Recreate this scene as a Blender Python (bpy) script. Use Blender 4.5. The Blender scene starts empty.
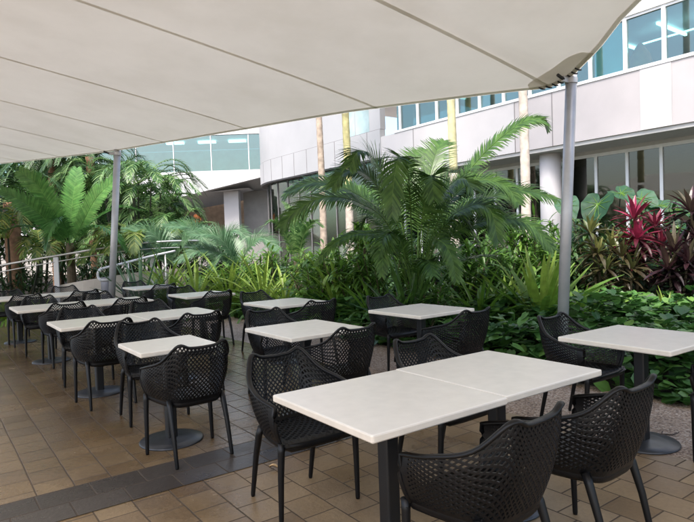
import bpy, math, random
import numpy as np
from mathutils import Vector, Matrix
R = math.radians
random.seed(7); rng = np.random.default_rng(11)
S = bpy.context.scene
COL = S.collection

# ------------------------------------------------------------------ survey: camera and site axes
F_PX, PITCH, ROLL, CAM_H = 576.2, R(-1.90), R(-1.95), 1.459
_f = np.array([0, math.cos(PITCH), math.sin(PITCH)]); _r = np.array([1., 0, 0]); _u = np.cross(_r, _f)
CR = math.cos(ROLL)*_r + math.sin(ROLL)*_u; CU = -math.sin(ROLL)*_r + math.cos(ROLL)*_u; CF = _f
def at(px, py, Y):
    d = (px-347)/F_PX*CR - (py-261)/F_PX*CU + CF
    return np.array([0, 0, CAM_H]) + d*Y/d[1]
YAW = R(36.3)
U3 = np.array([math.cos(YAW), math.sin(YAW), 0.]); V3 = np.array([-U3[1], U3[0], 0.]); Z3 = np.array([0, 0, 1.])
def uv(u, v, z=0.): return u*U3 + v*V3 + z*Z3

# ------------------------------------------------------------------ materials
def mat(name): 
    m = bpy.data.materials.new(name); m.use_nodes = True
    nt = m.node_tree; b = nt.nodes['Principled BSDF']
    return m, nt, b
def nd(nt, t, **k):
    n = nt.nodes.new(t)
    for a, v in k.items():
        if a.startswith('i_'): n.inputs[a[2:].replace('_', ' ')].default_value = v
        else: setattr(n, a, v)
    return n
def ramp(nt, fac, stops):
    n = nt.nodes.new('ShaderNodeValToRGB'); e = n.color_ramp.elements
    while len(e) < len(stops): e.new(.5)
    for i, (p, c) in enumerate(stops):
        e[i].position = p; e[i].color = (*c, 1) if len(c) == 3 else c
    nt.links.new(fac, n.inputs['Fac']); return n.outputs['Color']
def mixc(nt, fac, a, b, mode='MIX'):
    n = nt.nodes.new('ShaderNodeMix'); n.data_type = 'RGBA'; n.blend_type = mode
    for v, i in ((fac, 0), (a, 6), (b, 7)):
        if hasattr(v, 'links'): nt.links.new(v, n.inputs[i])
        else: n.inputs[i].default_value = v if i == 0 else ((*v, 1) if len(v) == 3 else v)
    return n.outputs[2]
def simple(name, col, rough=.5, metal=0., var=.12, scale=6., bump=0., bscale=80., spec=.5):
    m, nt, b = mat(name)
    tc = nd(nt, 'ShaderNodeTexCoord')
    n = nd(nt, 'ShaderNodeTexNoise', i_Scale=scale, i_Detail=5.)
    nt.links.new(tc.outputs['Object'], n.inputs['Vector'])
    lo = tuple(c*(1-var) for c in col); hi = tuple(min(1, c*(1+var)) for c in col)
    nt.links.new(ramp(nt, n.outputs['Fac'], [(.3, lo), (.7, hi)]), b.inputs['Base Color'])
    b.inputs['Roughness'].default_value = rough; b.inputs['Metallic'].default_value = metal
    b.inputs['Specular IOR Level'].default_value = spec
    if bump:
        n2 = nd(nt, 'ShaderNodeTexNoise', i_Scale=bscale, i_Detail=3.)
        nt.links.new(tc.outputs['Object'], n2.inputs['Vector'])
        bp = nd(nt, 'ShaderNodeBump', i_Strength=bump, i_Distance=.01)
        nt.links.new(n2.outputs['Fac'], bp.inputs['Height']); nt.links.new(bp.outputs[0], b.inputs['Normal'])
    return m
def leafmat(name, stops, rough=.38, trans=.25, spec=.5):
    m, nt, b = mat(name)
    at_ = nd(nt, 'ShaderNodeAttribute', attribute_name='rnd')
    oi = nd(nt, 'ShaderNodeObjectInfo')
    c = ramp(nt, at_.outputs['Fac'], stops)
    tc = nd(nt, 'ShaderNodeTexCoord')
    n = nd(nt, 'ShaderNodeTexNoise', i_Scale=9., i_Detail=4.)
    nt.links.new(tc.outputs['Object'], n.inputs['Vector'])
    mp = nd(nt, 'ShaderNodeMapRange'); mp.inputs['From Min'].default_value = .3; mp.inputs['From Max'].default_value = .7
    mp.inputs['To Min'].default_value = .75; mp.inputs['To Max'].default_value = 1.25
    nt.links.new(n.outputs['Fac'], mp.inputs['Value'])
    mul = nd(nt, 'ShaderNodeVectorMath', operation='SCALE')
    nt.links.new(c, mul.inputs[0]); nt.links.new(mp.outputs[0], mul.inputs['Scale'])
    nt.links.new(mul.outputs[0], b.inputs['Base Color'])
    b.inputs['Roughness'].default_value = rough; b.inputs['Specular IOR Level'].default_value = spec
    tr = nd(nt, 'ShaderNodeBsdfTranslucent'); nt.links.new(mul.outputs[0], tr.inputs['Color'])
    mx = nd(nt, 'ShaderNodeMixShader', i_Fac=trans)
    out = nt.nodes['Material Output']
    nt.links.new(b.outputs[0], mx.inputs[1]); nt.links.new(tr.outputs[0], mx.inputs[2]); nt.links.new(mx.outputs[0], out.inputs[0])
    return m

M = {}
# black moulded polypropylene
M['black_plastic'] = simple('black_plastic', (.0045, .0045, .005), .38, var=.2, bump=.06, bscale=400., spec=.32)
M['black_metal'] = simple('black_powder_coat', (.008, .008, .0085), .42, var=.2, bump=.05, bscale=300.)
M['base_metal'] = simple('charcoal_base', (.055, .06, .068), .34, .35, var=.25, scale=9.)
M['table'] = simple('cream_laminate', (.86, .825, .755), .26, var=.035, scale=14., bump=.02, bscale=250.)
M['table_edge'] = simple('cream_edge', (.80, .735, .63), .36, var=.06, scale=14.)
M['pole'] = simple('galvanised_pole', (.44, .445, .46), .38, .35, var=.12, scale=5.)
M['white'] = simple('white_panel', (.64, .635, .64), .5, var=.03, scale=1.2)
M['frame'] = simple('pale_frame', (.76, .77, .79), .4, var=.03)
M['pink'] = simple('pink_render', (.46, .43, .435), .75, var=.05, scale=1.1, bump=.04, bscale=40.)
M['pink2'] = simple('light_render', (.54, .52, .525), .75, var=.04, scale=1.1)
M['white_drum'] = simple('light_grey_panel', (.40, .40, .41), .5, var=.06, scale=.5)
M['soffit'] = simple('soffit_paint', (.48, .47, .46), .8, var=.05)
M['grey_wall'] = simple('grey_wall', (.30, .285, .27), .7, var=.1, scale=2.)
M['warm_wall'] = simple('warm_timber_wall', (.34, .23, .15), .6, var=.25, scale=3.)
M['room'] = simple('office_wall', (.38, .50, .52), .8, var=.3, scale=1.)
M['floor_in'] = simple('inside_floor', (.25, .25, .25), .6, var=.1)
M['joint'] = simple('panel_joint', (.22, .21, .215), .8, var=.05)
M['handrail'] = simple('brushed_steel', (.62, .60, .57), .32, .7, var=.1)
M['concrete'] = simple('pale_concrete', (.56, .50, .43), .85, var=.12, scale=3., bump=.15, bscale=60.)
M['bin'] = simple('grey_bollard', (.20, .20, .23), .45, .3, var=.15)
M['soil'] = simple('dark_soil', (.035, .026, .018), .95, var=.5, scale=12., bump=.6, bscale=50.)
M['bark'] = simple('palm_bark', (.40, .32, .25), .85, var=.3, scale=7., bump=.5, bscale=30.)
M['bark_pale'] = simple('pale_palm_bark', (.52, .45, .38), .85, var=.22, scale=7., bump=.4, bscale=30.)
M['yellow_bark'] = simple('golden_cane', (.46, .42, .20), .7, var=.3, scale=5.)
M['cream_bark'] = simple('creamy_yellow_bark', (.52, .48, .27), .7, var=.25, scale=5.)
M['orange_bark'] = simple('rusty_trunk', (.27, .15, .085), .85, var=.4, scale=6., bump=.6, bscale=30.)
M['stem'] = simple('brown_stem', (.10, .075, .045), .8, var=.3, scale=12.)
M['dark_stem'] = simple('dark_stem', (.03, .035, .018), .7, var=.3, scale=12.)
M['dry'] = simple('dry_leaf', (.55, .38, .20), .7, var=.3, scale=40.)
M['twig'] = simple('twig', (.05, .035, .025), .8, var=.3, scale=40.)
M['blue_blind'] = simple('blue_blind', (.50, .84, .95), .6, var=.2, scale=.8)
M['orange'] = simple('orange_cloth', (.62, .20, .06), .8, var=.2, scale=5.)
M['skin'] = simple('skin', (.45, .25, .16), .6, var=.08)
M['hair'] = simple('dark_hair', (.012, .01, .009), .6, var=.2)
M['lace'] = simple('black_webbing', (.02, .02, .022), .7, var=.2)
M['car'] = simple('pale_blue_paint', (.42, .52, .66), .3, .1, var=.05)
M['tyre'] = simple('tyre_rubber', (.02, .02, .02), .8, var=.1)

def emis(name, col, s):
    m, nt, b = mat(name); b.inputs['Base Color'].default_value = (*col, 1)
    b.inputs['Emission Color'].default_value = (*col, 1); b.inputs['Emission Strength'].default_value = s
    return m
M['lamp'] = emis('strip_light', (1, .97, .92), 1.5)
def glass(name, tint, refl=.35, rough=.03):
    m, nt, b = mat(name)
    t = nd(nt, 'ShaderNodeBsdfTransparent'); t.inputs['Color'].default_value = (*tint, 1)
    g = nd(nt, 'ShaderNodeBsdfGlossy', i_Roughness=rough); g.inputs['Color'].default_value = (.92, .90, .84, 1)
    lw = nd(nt, 'ShaderNodeFresnel', i_IOR=1.5)
    mp = nd(nt, 'ShaderNodeMath', operation='MULTIPLY_ADD'); mp.inputs[1].default_value = .8; mp.inputs[2].default_value = refl*.4
    nt.links.new(lw.outputs[0], mp.inputs[0])
    mx = nd(nt, 'ShaderNodeMixShader'); nt.links.new(mp.outputs[0], mx.inputs[0])
    nt.links.new(t.outputs[0], mx.inputs[1]); nt.links.new(g.outputs[0], mx.inputs[2])
    nt.links.new(mx.outputs[0], nt.nodes['Material Output'].inputs[0]); nt.nodes.remove(b)
    return m
M['teal_glass'] = glass('teal_glass', (.48, .80, .82), .3)
M['dark_glass'] = glass('grey_glass', (.42, .46, .42), .12)
M['clear_glass'] = glass('clear_glass', (.45, .58, .54), .15)

SAIL_T = .22
def sailmat(k=1., T=None):
    T = SAIL_T if T is None else T
    m, nt, b = mat('sail_fabric')
    tc = nd(nt, 'ShaderNodeTexCoord')
    n = nd(nt, 'ShaderNodeTexNoise', i_Scale=1.1, i_Detail=6., i_Roughness=.6); nt.links.new(tc.outputs['Object'], n.inputs['Vector'])
    c = ramp(nt, n.outputs['Fac'], [(.25, tuple(k*x for x in (.61, .585, .52))), (.42, tuple(k*x for x in (.64, .615, .555))), (.55, tuple(k*x for x in (.67, .645, .585))), (.75, tuple(k*x for x in (.70, .675, .615)))])
    nt.links.new(c, b.inputs['Base Color']); b.inputs['Roughness'].default_value = .65; b.inputs['Specular IOR Level'].default_value = .25
    w = nd(nt, 'ShaderNodeTexNoise', i_Scale=350., i_Detail=2.); nt.links.new(tc.outputs['Object'], w.inputs['Vector'])
    w2 = nd(nt, 'ShaderNodeTexNoise', i_Scale=2.2, i_Detail=3.); nt.links.new(tc.outputs['Object'], w2.inputs['Vector'])
    ad = nd(nt, 'ShaderNodeMath', operation='MULTIPLY_ADD'); ad.inputs[1].default_value = 12.
    nt.links.new(w2.outputs['Fac'], ad.inputs[0]); nt.links.new(w.outputs['Fac'], ad.inputs[2])
    bp = nd(nt, 'ShaderNodeBump', i_Strength=.25, i_Distance=.004)
    nt.links.new(ad.outputs[0], bp.inputs['Height']); nt.links.new(bp.outputs[0], b.inputs['Normal'])
    tr = nd(nt, 'ShaderNodeBsdfTranslucent'); nt.links.new(c, tr.inputs['Color'])
    mx = nd(nt, 'ShaderNodeMixShader', i_Fac=T)
    nt.links.new(b.outputs[0], mx.inputs[1]); nt.links.new(tr.outputs[0], mx.inputs[2])
    nt.links.new(mx.outputs[0], nt.nodes['Material Output'].inputs[0]); return m
M['sail'] = sailmat()
M['sail_hem'] = sailmat(1.05, .55); M['sail_seam'] = sailmat(1.08, .6)

def paver(name, cols, bw, bh, mortar, rough=(.28, .6), stain=.35, damp_lit=None):
    m, nt, b = mat(name)
    tc = nd(nt, 'ShaderNodeTexCoord')
    ns = nd(nt, 'ShaderNodeTexNoise', i_Scale=3., i_Detail=2.); nt.links.new(tc.outputs['Object'], ns.inputs['Vector'])
    wob = nd(nt, 'ShaderNodeVectorMath', operation='MULTIPLY_ADD'); wob.inputs[1].default_value = (.012, .012, 0)
    nt.links.new(ns.outputs['Color'], wob.inputs[0]); nt.links.new(tc.outputs['Object'], wob.inputs[2])
    br = nd(nt, 'ShaderNodeTexBrick'); br.offset = .5; br.squash = 1
    nt.links.new(wob.outputs[0], br.inputs['Vector'])
    br.inputs['Scale'].default_value = 1; br.inputs['Brick Width'].default_value = bw; br.inputs['Row Height'].default_value = bh
    br.inputs['Mortar Size'].default_value = mortar; br.inputs['Mortar Smooth'].default_value = .35; br.inputs['Bias'].default_value = 0
    br.inputs['Color1'].default_value = (0, 0, 0, 1); br.inputs['Color2'].default_value = (1, 1, 1, 1); br.inputs['Mortar'].default_value = (.5, .5, .5, 1)
    sep = nd(nt, 'ShaderNodeSeparateColor'); nt.links.new(br.outputs['Color'], sep.inputs[0])
    c = ramp(nt, sep.outputs[0], cols)
    # weathering blotches
    n1 = nd(nt, 'ShaderNodeTexNoise', i_Scale=1.3, i_Detail=7., i_Roughness=.65); nt.links.new(tc.outputs['Object'], n1.inputs['Vector'])
    n2 = nd(nt, 'ShaderNodeTexNoise', i_Scale=38., i_Detail=4., i_Roughness=.7); nt.links.new(tc.outputs['Object'], n2.inputs['Vector'])
    c = mixc(nt, stain, c, ramp(nt, n1.outputs['Fac'], [(.32, (.45, .42, .40)), (.66, (1.0, 1.0, 1.0))]), 'MULTIPLY')
    c = mixc(nt, .55, c, ramp(nt, n2.outputs['Fac'], [(.3, (.62, .60, .58)), (.7, (1, 1, 1))]), 'MULTIPLY')
    wet_lit = None
    if damp_lit:   # rain-soaked left, drier right that is also painted paler for garden-side light
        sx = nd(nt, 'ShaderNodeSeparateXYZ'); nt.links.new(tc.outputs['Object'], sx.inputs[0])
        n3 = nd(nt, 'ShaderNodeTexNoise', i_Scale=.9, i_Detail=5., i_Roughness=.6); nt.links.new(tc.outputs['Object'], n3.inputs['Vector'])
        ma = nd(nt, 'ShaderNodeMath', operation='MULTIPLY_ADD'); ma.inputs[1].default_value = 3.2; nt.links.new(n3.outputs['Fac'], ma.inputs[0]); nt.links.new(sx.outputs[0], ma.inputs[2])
        mw_ = nd(nt, 'ShaderNodeMapRange'); mw_.inputs['From Min'].default_value = damp_lit[0]; mw_.inputs['From Max'].default_value = damp_lit[1]; nt.links.new(ma.outputs[0], mw_.inputs['Value'])
        wet_lit = mw_.outputs[0]
        c = mixc(nt, 1., c, ramp(nt, wet_lit, [(0, (.66, .61, .54)), (1, (1.3, 1.27, 1.25))]), 'MULTIPLY')
    jf = nd(nt, 'ShaderNodeMath', operation='MULTIPLY'); nt.links.new(br.outputs['Fac'], jf.inputs[0]); nt.links.new(ramp(nt, n1.outputs['Fac'], [(.35, (1, 1, 1)), (.7, (.75, .75, .75))]), jf.inputs[1])
    c = mixc(nt, jf.outputs[0], c, (.07, .052, .036))
    nt.links.new(c, b.inputs['Base Color'])
    mr = nd(nt, 'ShaderNodeMapRange'); mr.inputs['From Min'].default_value = .35; mr.inputs['From Max'].default_value = .65
    mr.inputs['To Min'].default_value = rough[0]; mr.inputs['To Max'].default_value = rough[1]
    nt.links.new(n1.outputs['Fac'], mr.inputs['Value'])
    if wet_lit:
        ad = nd(nt, 'ShaderNodeMath', operation='MULTIPLY_ADD'); ad.inputs[1].default_value = .25; nt.links.new(wet_lit, ad.inputs[0]); nt.links.new(mr.outputs[0], ad.inputs[2]); nt.links.new(ad.outputs[0], b.inputs['Roughness'])
    else: nt.links.new(mr.outputs[0], b.inputs['Roughness'])
    src = b.inputs['Roughness'].links[0].from_socket
    rj = nd(nt, 'ShaderNodeMath', operation='MAXIMUM'); nt.links.new(src, rj.inputs[0]); nt.links.new(br.outputs['Fac'], rj.inputs[1]); nt.links.new(rj.outputs[0], b.inputs['Roughness'])
    h = nd(nt, 'ShaderNodeMath', operation='MULTIPLY_ADD'); h.inputs[1].default_value = -1.0
    nt.links.new(br.outputs['Fac'], h.inputs[0]); nt.links.new(n2.outputs['Fac'], h.inputs[2])
    bp = nd(nt, 'ShaderNodeBump', i_Strength=.45, i_Distance=.006)
    nt.links.new(h.outputs[0], bp.inputs['Height']); nt.links.new(bp.outputs[0], b.inputs['Normal'])
    return m
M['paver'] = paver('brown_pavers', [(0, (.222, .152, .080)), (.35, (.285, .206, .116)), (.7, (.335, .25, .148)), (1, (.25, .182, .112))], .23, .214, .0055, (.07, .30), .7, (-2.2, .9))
M['dark_paver'] = paver('dark_pavers', [(0, (.045, .036, .030)), (.5, (.062, .051, .043)), (1, (.085, .071, .06))], .30, .223, .006, (.16, .45), .5)
def pebble():
    m, nt, b = mat('exposed_pebble')
    tc = nd(nt, 'ShaderNodeTexCoord')
    v = nd(nt, 'ShaderNodeTexVoronoi', i_Scale=75.); nt.links.new(tc.outputs['Object'], v.inputs['Vector'])
    sep = nd(nt, 'ShaderNodeSeparateColor'); nt.links.new(v.outputs['Color'], sep.inputs[0])
    c = ramp(nt, sep.outputs[0], [(0, (.13, .085, .06)), (.35, (.33, .23, .16)), (.7, (.46, .35, .26)), (1, (.58, .50, .42))])
    n1 = nd(nt, 'ShaderNodeTexNoise', i_Scale=2.2, i_Detail=6.); nt.links.new(tc.outputs['Object'], n1.inputs['Vector'])
    c = mixc(nt, .5, c, ramp(nt, n1.outputs['Fac'], [(.3, (.5, .46, .42)), (.7, (1, 1, 1))]), 'MULTIPLY')
    nt.links.new(c, b.inputs['Base Color']); b.inputs['Roughness'].default_value = .6
    bp = nd(nt, 'ShaderNodeBump', i_Strength=.7, i_Distance=.006, invert=True)
    nt.links.new(v.outputs['Distance'], bp.inputs['Height']); nt.links.new(bp.outputs[0], b.inputs['Normal'])
    return m
M['pebble'] = pebble()

L = {}
L['cycad'] = leafmat('cycad_leaf', [(0, (.026, .068, .014)), (.5, (.062, .135, .027)), (1, (.115, .21, .045))], .36, .28, .36)
L['cycad_bright'] = leafmat('bright_cycad_leaf', [(0, (.05, .15, .035)), (.5, (.09, .25, .055)), (1, (.17, .36, .09))], .35, .3)  # the left cycad's own fresher green
L['strap'] = leafmat('strap_leaf', [(0, (.05, .12, .015)), (.5, (.12, .24, .03)), (1, (.26, .36, .06))], .35, .35)
L['shrub'] = leafmat('shrub_leaf', [(0, (.035, .095, .015)), (.5, (.11, .23, .035)), (1, (.24, .38, .07))], .36, .35)
L['cover'] = leafmat('cover_leaf', [(0, (.025, .08, .018)), (.5, (.07, .18, .038)), (.85, (.13, .28, .06)), (1, (.21, .36, .08))], .42, .25)
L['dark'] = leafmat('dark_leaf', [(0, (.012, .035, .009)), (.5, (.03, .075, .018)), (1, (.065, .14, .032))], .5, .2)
L['ear'] = leafmat('elephant_ear_leaf', [(0, (.018, .062, .028)), (.5, (.036, .10, .05)), (1, (.068, .145, .085))], .5, .3, .28)
L['red'] = leafmat('red_cordyline_leaf', [(0, (.06, .012, .018)), (.45, (.16, .016, .035)), (.8, (.32, .026, .075)), (1, (.50, .06, .14))], .35, .3)
L['burgundy'] = leafmat('burgundy_leaf', [(0, (.014, .009, .011)), (.5, (.036, .015, .019)), (.8, (.065, .028, .032)), (1, (.10, .085, .05))], .32, .2)
L['olive'] = leafmat('olive_cordyline_leaf', [(0, (.04, .03, .015)), (.4, (.07, .06, .025)), (.7, (.09, .12, .035)), (1, (.20, .20, .06))], .38, .25)
L['yellow'] = leafmat('yellow_tip_leaf', [(0, (.07, .17, .04)), (.5, (.20, .28, .06)), (1, (.48, .46, .13))], .45, .35)
L['bamboo'] = leafmat('bamboo_palm_leaf', [(0, (.035, .095, .025)), (.5, (.09, .19, .055)), (1, (.22, .34, .12))], .4, .35)
L['silver'] = leafmat('grey_green_leaf', [(0, (.05, .12, .05)), (.5, (.09, .19, .085)), (1, (.17, .28, .15))], .4, .3)

# ------------------------------------------------------------------ mesh helpers
class MB:
    def __init__(s): s.v = []; s.f = []; s.r = []; s.n = 0
    def add(s, v, f, r=.5):
        v = np.asarray(v, float).reshape(-1, 3); s.v.append(v)
        for q in f: s.f.append([i+s.n for i in q])
        s.r += [r]*len(f); s.n += len(v)
    def box(s, c, h, ax=None):
        ax = np.eye(3) if ax is None else np.asarray(ax)
        p = [np.asarray(c) + sum(k*hh*a for k, hh, a in zip(sg, h, ax)) for sg in
             [(-1,-1,-1),(1,-1,-1),(1,1,-1),(-1,1,-1),(-1,-1,1),(1,-1,1),(1,1,1),(-1,1,1)]]
        s.add(p, [(3,2,1,0),(4,5,6,7),(0,1,5,4),(1,2,6,5),(2,3,7,6),(3,0,4,7)])
    def tube(s, pts, rad, n=8, ell=None, cap=True, r=.5, up=(0, 0, 1)):
        pts = np.asarray(pts, float); m = len(pts)
        rad = np.broadcast_to(np.asarray(rad, float), (m,)); out = []
        for i in range(m):
            t = pts[min(i+1, m-1)] - pts[max(i-1, 0)]; t = t/ (np.linalg.norm(t)+1e-12)
            a = np.cross(np.asarray(up, float), t)
            if np.linalg.norm(a) < .05: a = np.cross((0, 1., 0), t)
            a /= np.linalg.norm(a); b = np.cross(t, a)
            e = ell or (1, 1)
            for k in range(n):
                w = 2*math.pi*k/n
                out.append(pts[i] + rad[i]*(e[0]*math.cos(w)*a + e[1]*math.sin(w)*b))
        f = [(i*n+k, i*n+(k+1) % n, (i+1)*n+(k+1) % n, (i+1)*n+k) for i in range(m-1) for k in range(n)]
        if cap: f += [tuple(range(n-1, -1, -1)), tuple(range((m-1)*n, m*n))]
        s.add(out, f, r)
    def lathe(s, prof, n=32, c=(0, 0, 0)):
        out = [(c[0]+r*math.cos(2*math.pi*k/n), c[1]+r*math.sin(2*math.pi*k/n), c[2]+z) for r, z in prof for k in range(n)]
        m = len(prof)
        f = [(i*n+k, i*n+(k+1) % n, (i+1)*n+(k+1) % n, (i+1)*n+k) for i in range(m-1) for k in range(n)]
        f += [tuple(range(n-1, -1, -1)), tuple(range((m-1)*n, m*n))]
        s.add(out, f)
    def build(s, name, m, parent=None, smooth=False, loc=None):
        me = bpy.data.meshes.new(name)
        v = np.concatenate(s.v) if s.v else np.zeros((0, 3))
        o = bpy.data.objects.new(name, me); COL.objects.link(o)
        if loc is not None: v = v - np.asarray(loc, float); o.location = loc
        me.from_pydata(v.tolist(), [], s.f); me.update()
        a = me.attributes.new('rnd', 'FLOAT', 'FACE'); a.data.foreach_set('value', np.asarray(s.r, np.float32))
        if smooth: me.shade_smooth()
        me.materials.append(m)
        if parent is not None: 
            o.parent = parent
            if loc is None and any(parent.location): o.matrix_parent_inverse = Matrix.Translation(parent.location).inverted()
        return o
def tag(o, label=None, cat=None, group=None, kind=None):
    if label: o['label'] = label
    if cat: o['category'] = cat
    if group: o['group'] = group
    if kind: o['kind'] = kind
    return o
def thing(name, label, cat, loc=(0, 0, 0), rz=0., group=None):
    o = bpy.data.objects.new(name, None); COL.objects.link(o); o.empty_display_size = .1
    o.location = loc; o.rotation_euler = (0, 0, rz); return tag(o, label, cat, group)
def part(mb, name, m, t, smooth=False):
    """mesh in world coordinates under an unrotated thing"""
    o = mb.build(name, m, None, smooth); o.parent = t
    b = Vector(t.location); o.data.transform(Matrix.Translation(-b)); return o
def dup(root, loc, rz, label, group=None):
    r = root.copy(); COL.objects.link(r); r.location = loc; r.rotation_euler = (0, 0, rz); r['label'] = label
    if group: r['group'] = group
    for ch in list(root.children):
        c = ch.copy(); COL.objects.link(c); c.parent = r
        for g in list(ch.children):
            d = g.copy(); COL.objects.link(d); d.parent = c
    return r
def crom(xs, ys, x):
    xs = np.asarray(xs, float); ys = np.asarray(ys, float)
    i = int(np.clip(np.searchsorted(xs, x)-1, 0, len(xs)-2)); h = xs[i+1]-xs[i]; t = (x-xs[i])/h
    def m(k):
        if k == 0: return (ys[1]-ys[0])/(xs[1]-xs[0])
        if k == len(xs)-1: return (ys[-1]-ys[-2])/(xs[-1]-xs[-2])
        return .5*((ys[k+1]-ys[k])/(xs[k+1]-xs[k]) + (ys[k]-ys[k-1])/(xs[k]-xs[k-1]))
    return ((2*t**3-3*t*t+1)*ys[i] + (t**3-2*t*t+t)*h*m(i) + (-2*t**3+3*t*t)*ys[i+1] + (t**3-t*t)*h*m(i+1))
def spline(P, n):
    P = np.asarray(P, float); k = np.linspace(0, 1, len(P))
    return np.array([[crom(k, P[:, c], t) for c in range(P.shape[1])] for t in np.linspace(0, 1, n)])

# ------------------------------------------------------------------ ground
def sheet(name, m, u0, u1, v0, v1, z, rz, label=None):
    o_ = uv((u0+u1)/2, (v0+v1)/2, z)
    mb = MB(); mb.add([uv(u0, v0, z), uv(u1, v0, z), uv(u1, v1, z), uv(u0, v1, z)], [(0, 1, 2, 3)])
    o = mb.build(name, m); o.data.transform(Matrix.Translation(-Vector(o_)))
    o.data.transform(Matrix.Rotation(-rz, 4, 'Z')); o.location = o_; o.rotation_euler = (0, 0, rz)
    return tag(o, kind='structure')
mb = MB(); mb.add([(-250, -250, -.02), (250, -250, -.02), (250, 250, -.02), (-250, 250, -.02)], [(0, 1, 2, 3)])
tag(mb.build('ground', M['concrete']), kind='structure')
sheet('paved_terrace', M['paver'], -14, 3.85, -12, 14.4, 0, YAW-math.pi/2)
sheet('left_garden_bed', M['soil'], -14, 4.19, 14.41, 40, .004, YAW)
sheet('dark_paver_band', M['dark_paver'], -14, 3.846, 3.425, 3.871, .004, YAW)
sheet('pebble_path', M['pebble'], 3.85, 5.1, -12, 11.2, 0, YAW)
sheet('garden_bed', M['soil'], 5.1, 40, -12, 12.2, .004, YAW)
sheet('far_garden_bed', M['soil'], 4.2, 40, 12.6, 40, .004, YAW)
sheet('ramp_landing', M['concrete'], 3.85, 9.0, 11.2, 12.6, .008, YAW)

# ------------------------------------------------------------------ chairs
AA = [0, .2, .38, .52, .75, 1.]
def shell(s, t):
    a = abs(s); g = 1 if s >= 0 else -1
    bx = crom(AA, [0, .095, .155, .192, .22, .232], a); by = crom(AA, [-.205, -.20, -.178, -.11, .03, .155], a)
    bz = crom(AA, [.415, .415, .418, .42, .422, .425], a)
    tx = crom(AA, [0, .092, .168, .232, .278, .262], a); ty = crom(AA, [-.287, -.287, -.272, -.175, .0, .165], a)
    tz = crom(AA, [.788, .794, .812, .712, .655, .618], a)
    b = np.array([bx*g, by, bz]); p = np.array([tx*g, ty, tz])
    n = np.array([p[0]+b[0], (p[1]+b[1])-.1, 0.]); n /= np.linalg.norm(n)+1e-9
    q = b + (p-b)*t + n*.022*4*t*(1-t)
    q[2] += -.02*math.sin(math.pi*t)*0
    return q
def lattice(fn, N, Mr, hole, solid=lambda i, j: False):
    """diamond lattice with real openings over a parametric surface"""
    v = []; idx = {}
    def P(i, j):
        if (i, j) not in idx:
            idx[(i, j)] = len(v); v.append(fn(i/N, j/Mr))
        return idx[(i, j)]
    f = []
    for i in range(N+1):
        for j in range(Mr+1):
            if (i+j) % 2 == 0: continue
            c = [(i+1, j), (i, j+1), (i-1, j), (i, j-1)]
            ok = [(a, b) for a, b in c if 0 <= a <= N and 0 <= b <= Mr]
            if len(ok) == 4 and not solid(i, j):
                o = [P(*k) for k in ok]; pc = sum(v[k] for k in o)/4
                k = hole(i/N, j/Mr); base = len(v)
                for q in o: v.append(pc + (v[q]-pc)*k)
                for q in range(4): f.append((o[q], o[(q+1) % 4], base+(q+1) % 4, base+q))
            elif len(ok) == 4: f.append(tuple(P(*k) for k in ok))
            else:
                if len(ok) == 3:
                    o = [P(*k) for k in ok]
                    f.append(tuple(o))
    return v, f
def solid_mesh(v, f, name, th, m, parent, flip=False):
    mb_ = MB(); mb_.add(v, f if not flip else [q[::-1] for q in f])
    o = mb_.build(name, m)
    md = o.modifiers.new('s', 'SOLIDIFY'); md.thickness = th; md.offset = 0; md.use_even_offset = False
    dg = bpy.context.evaluated_depsgraph_get(); me = bpy.data.meshes.new_from_object(o.evaluated_get(dg))
    o.modifiers.clear(); o.data = me; o.name = name; me.name = name; o.parent = parent
    return o
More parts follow.
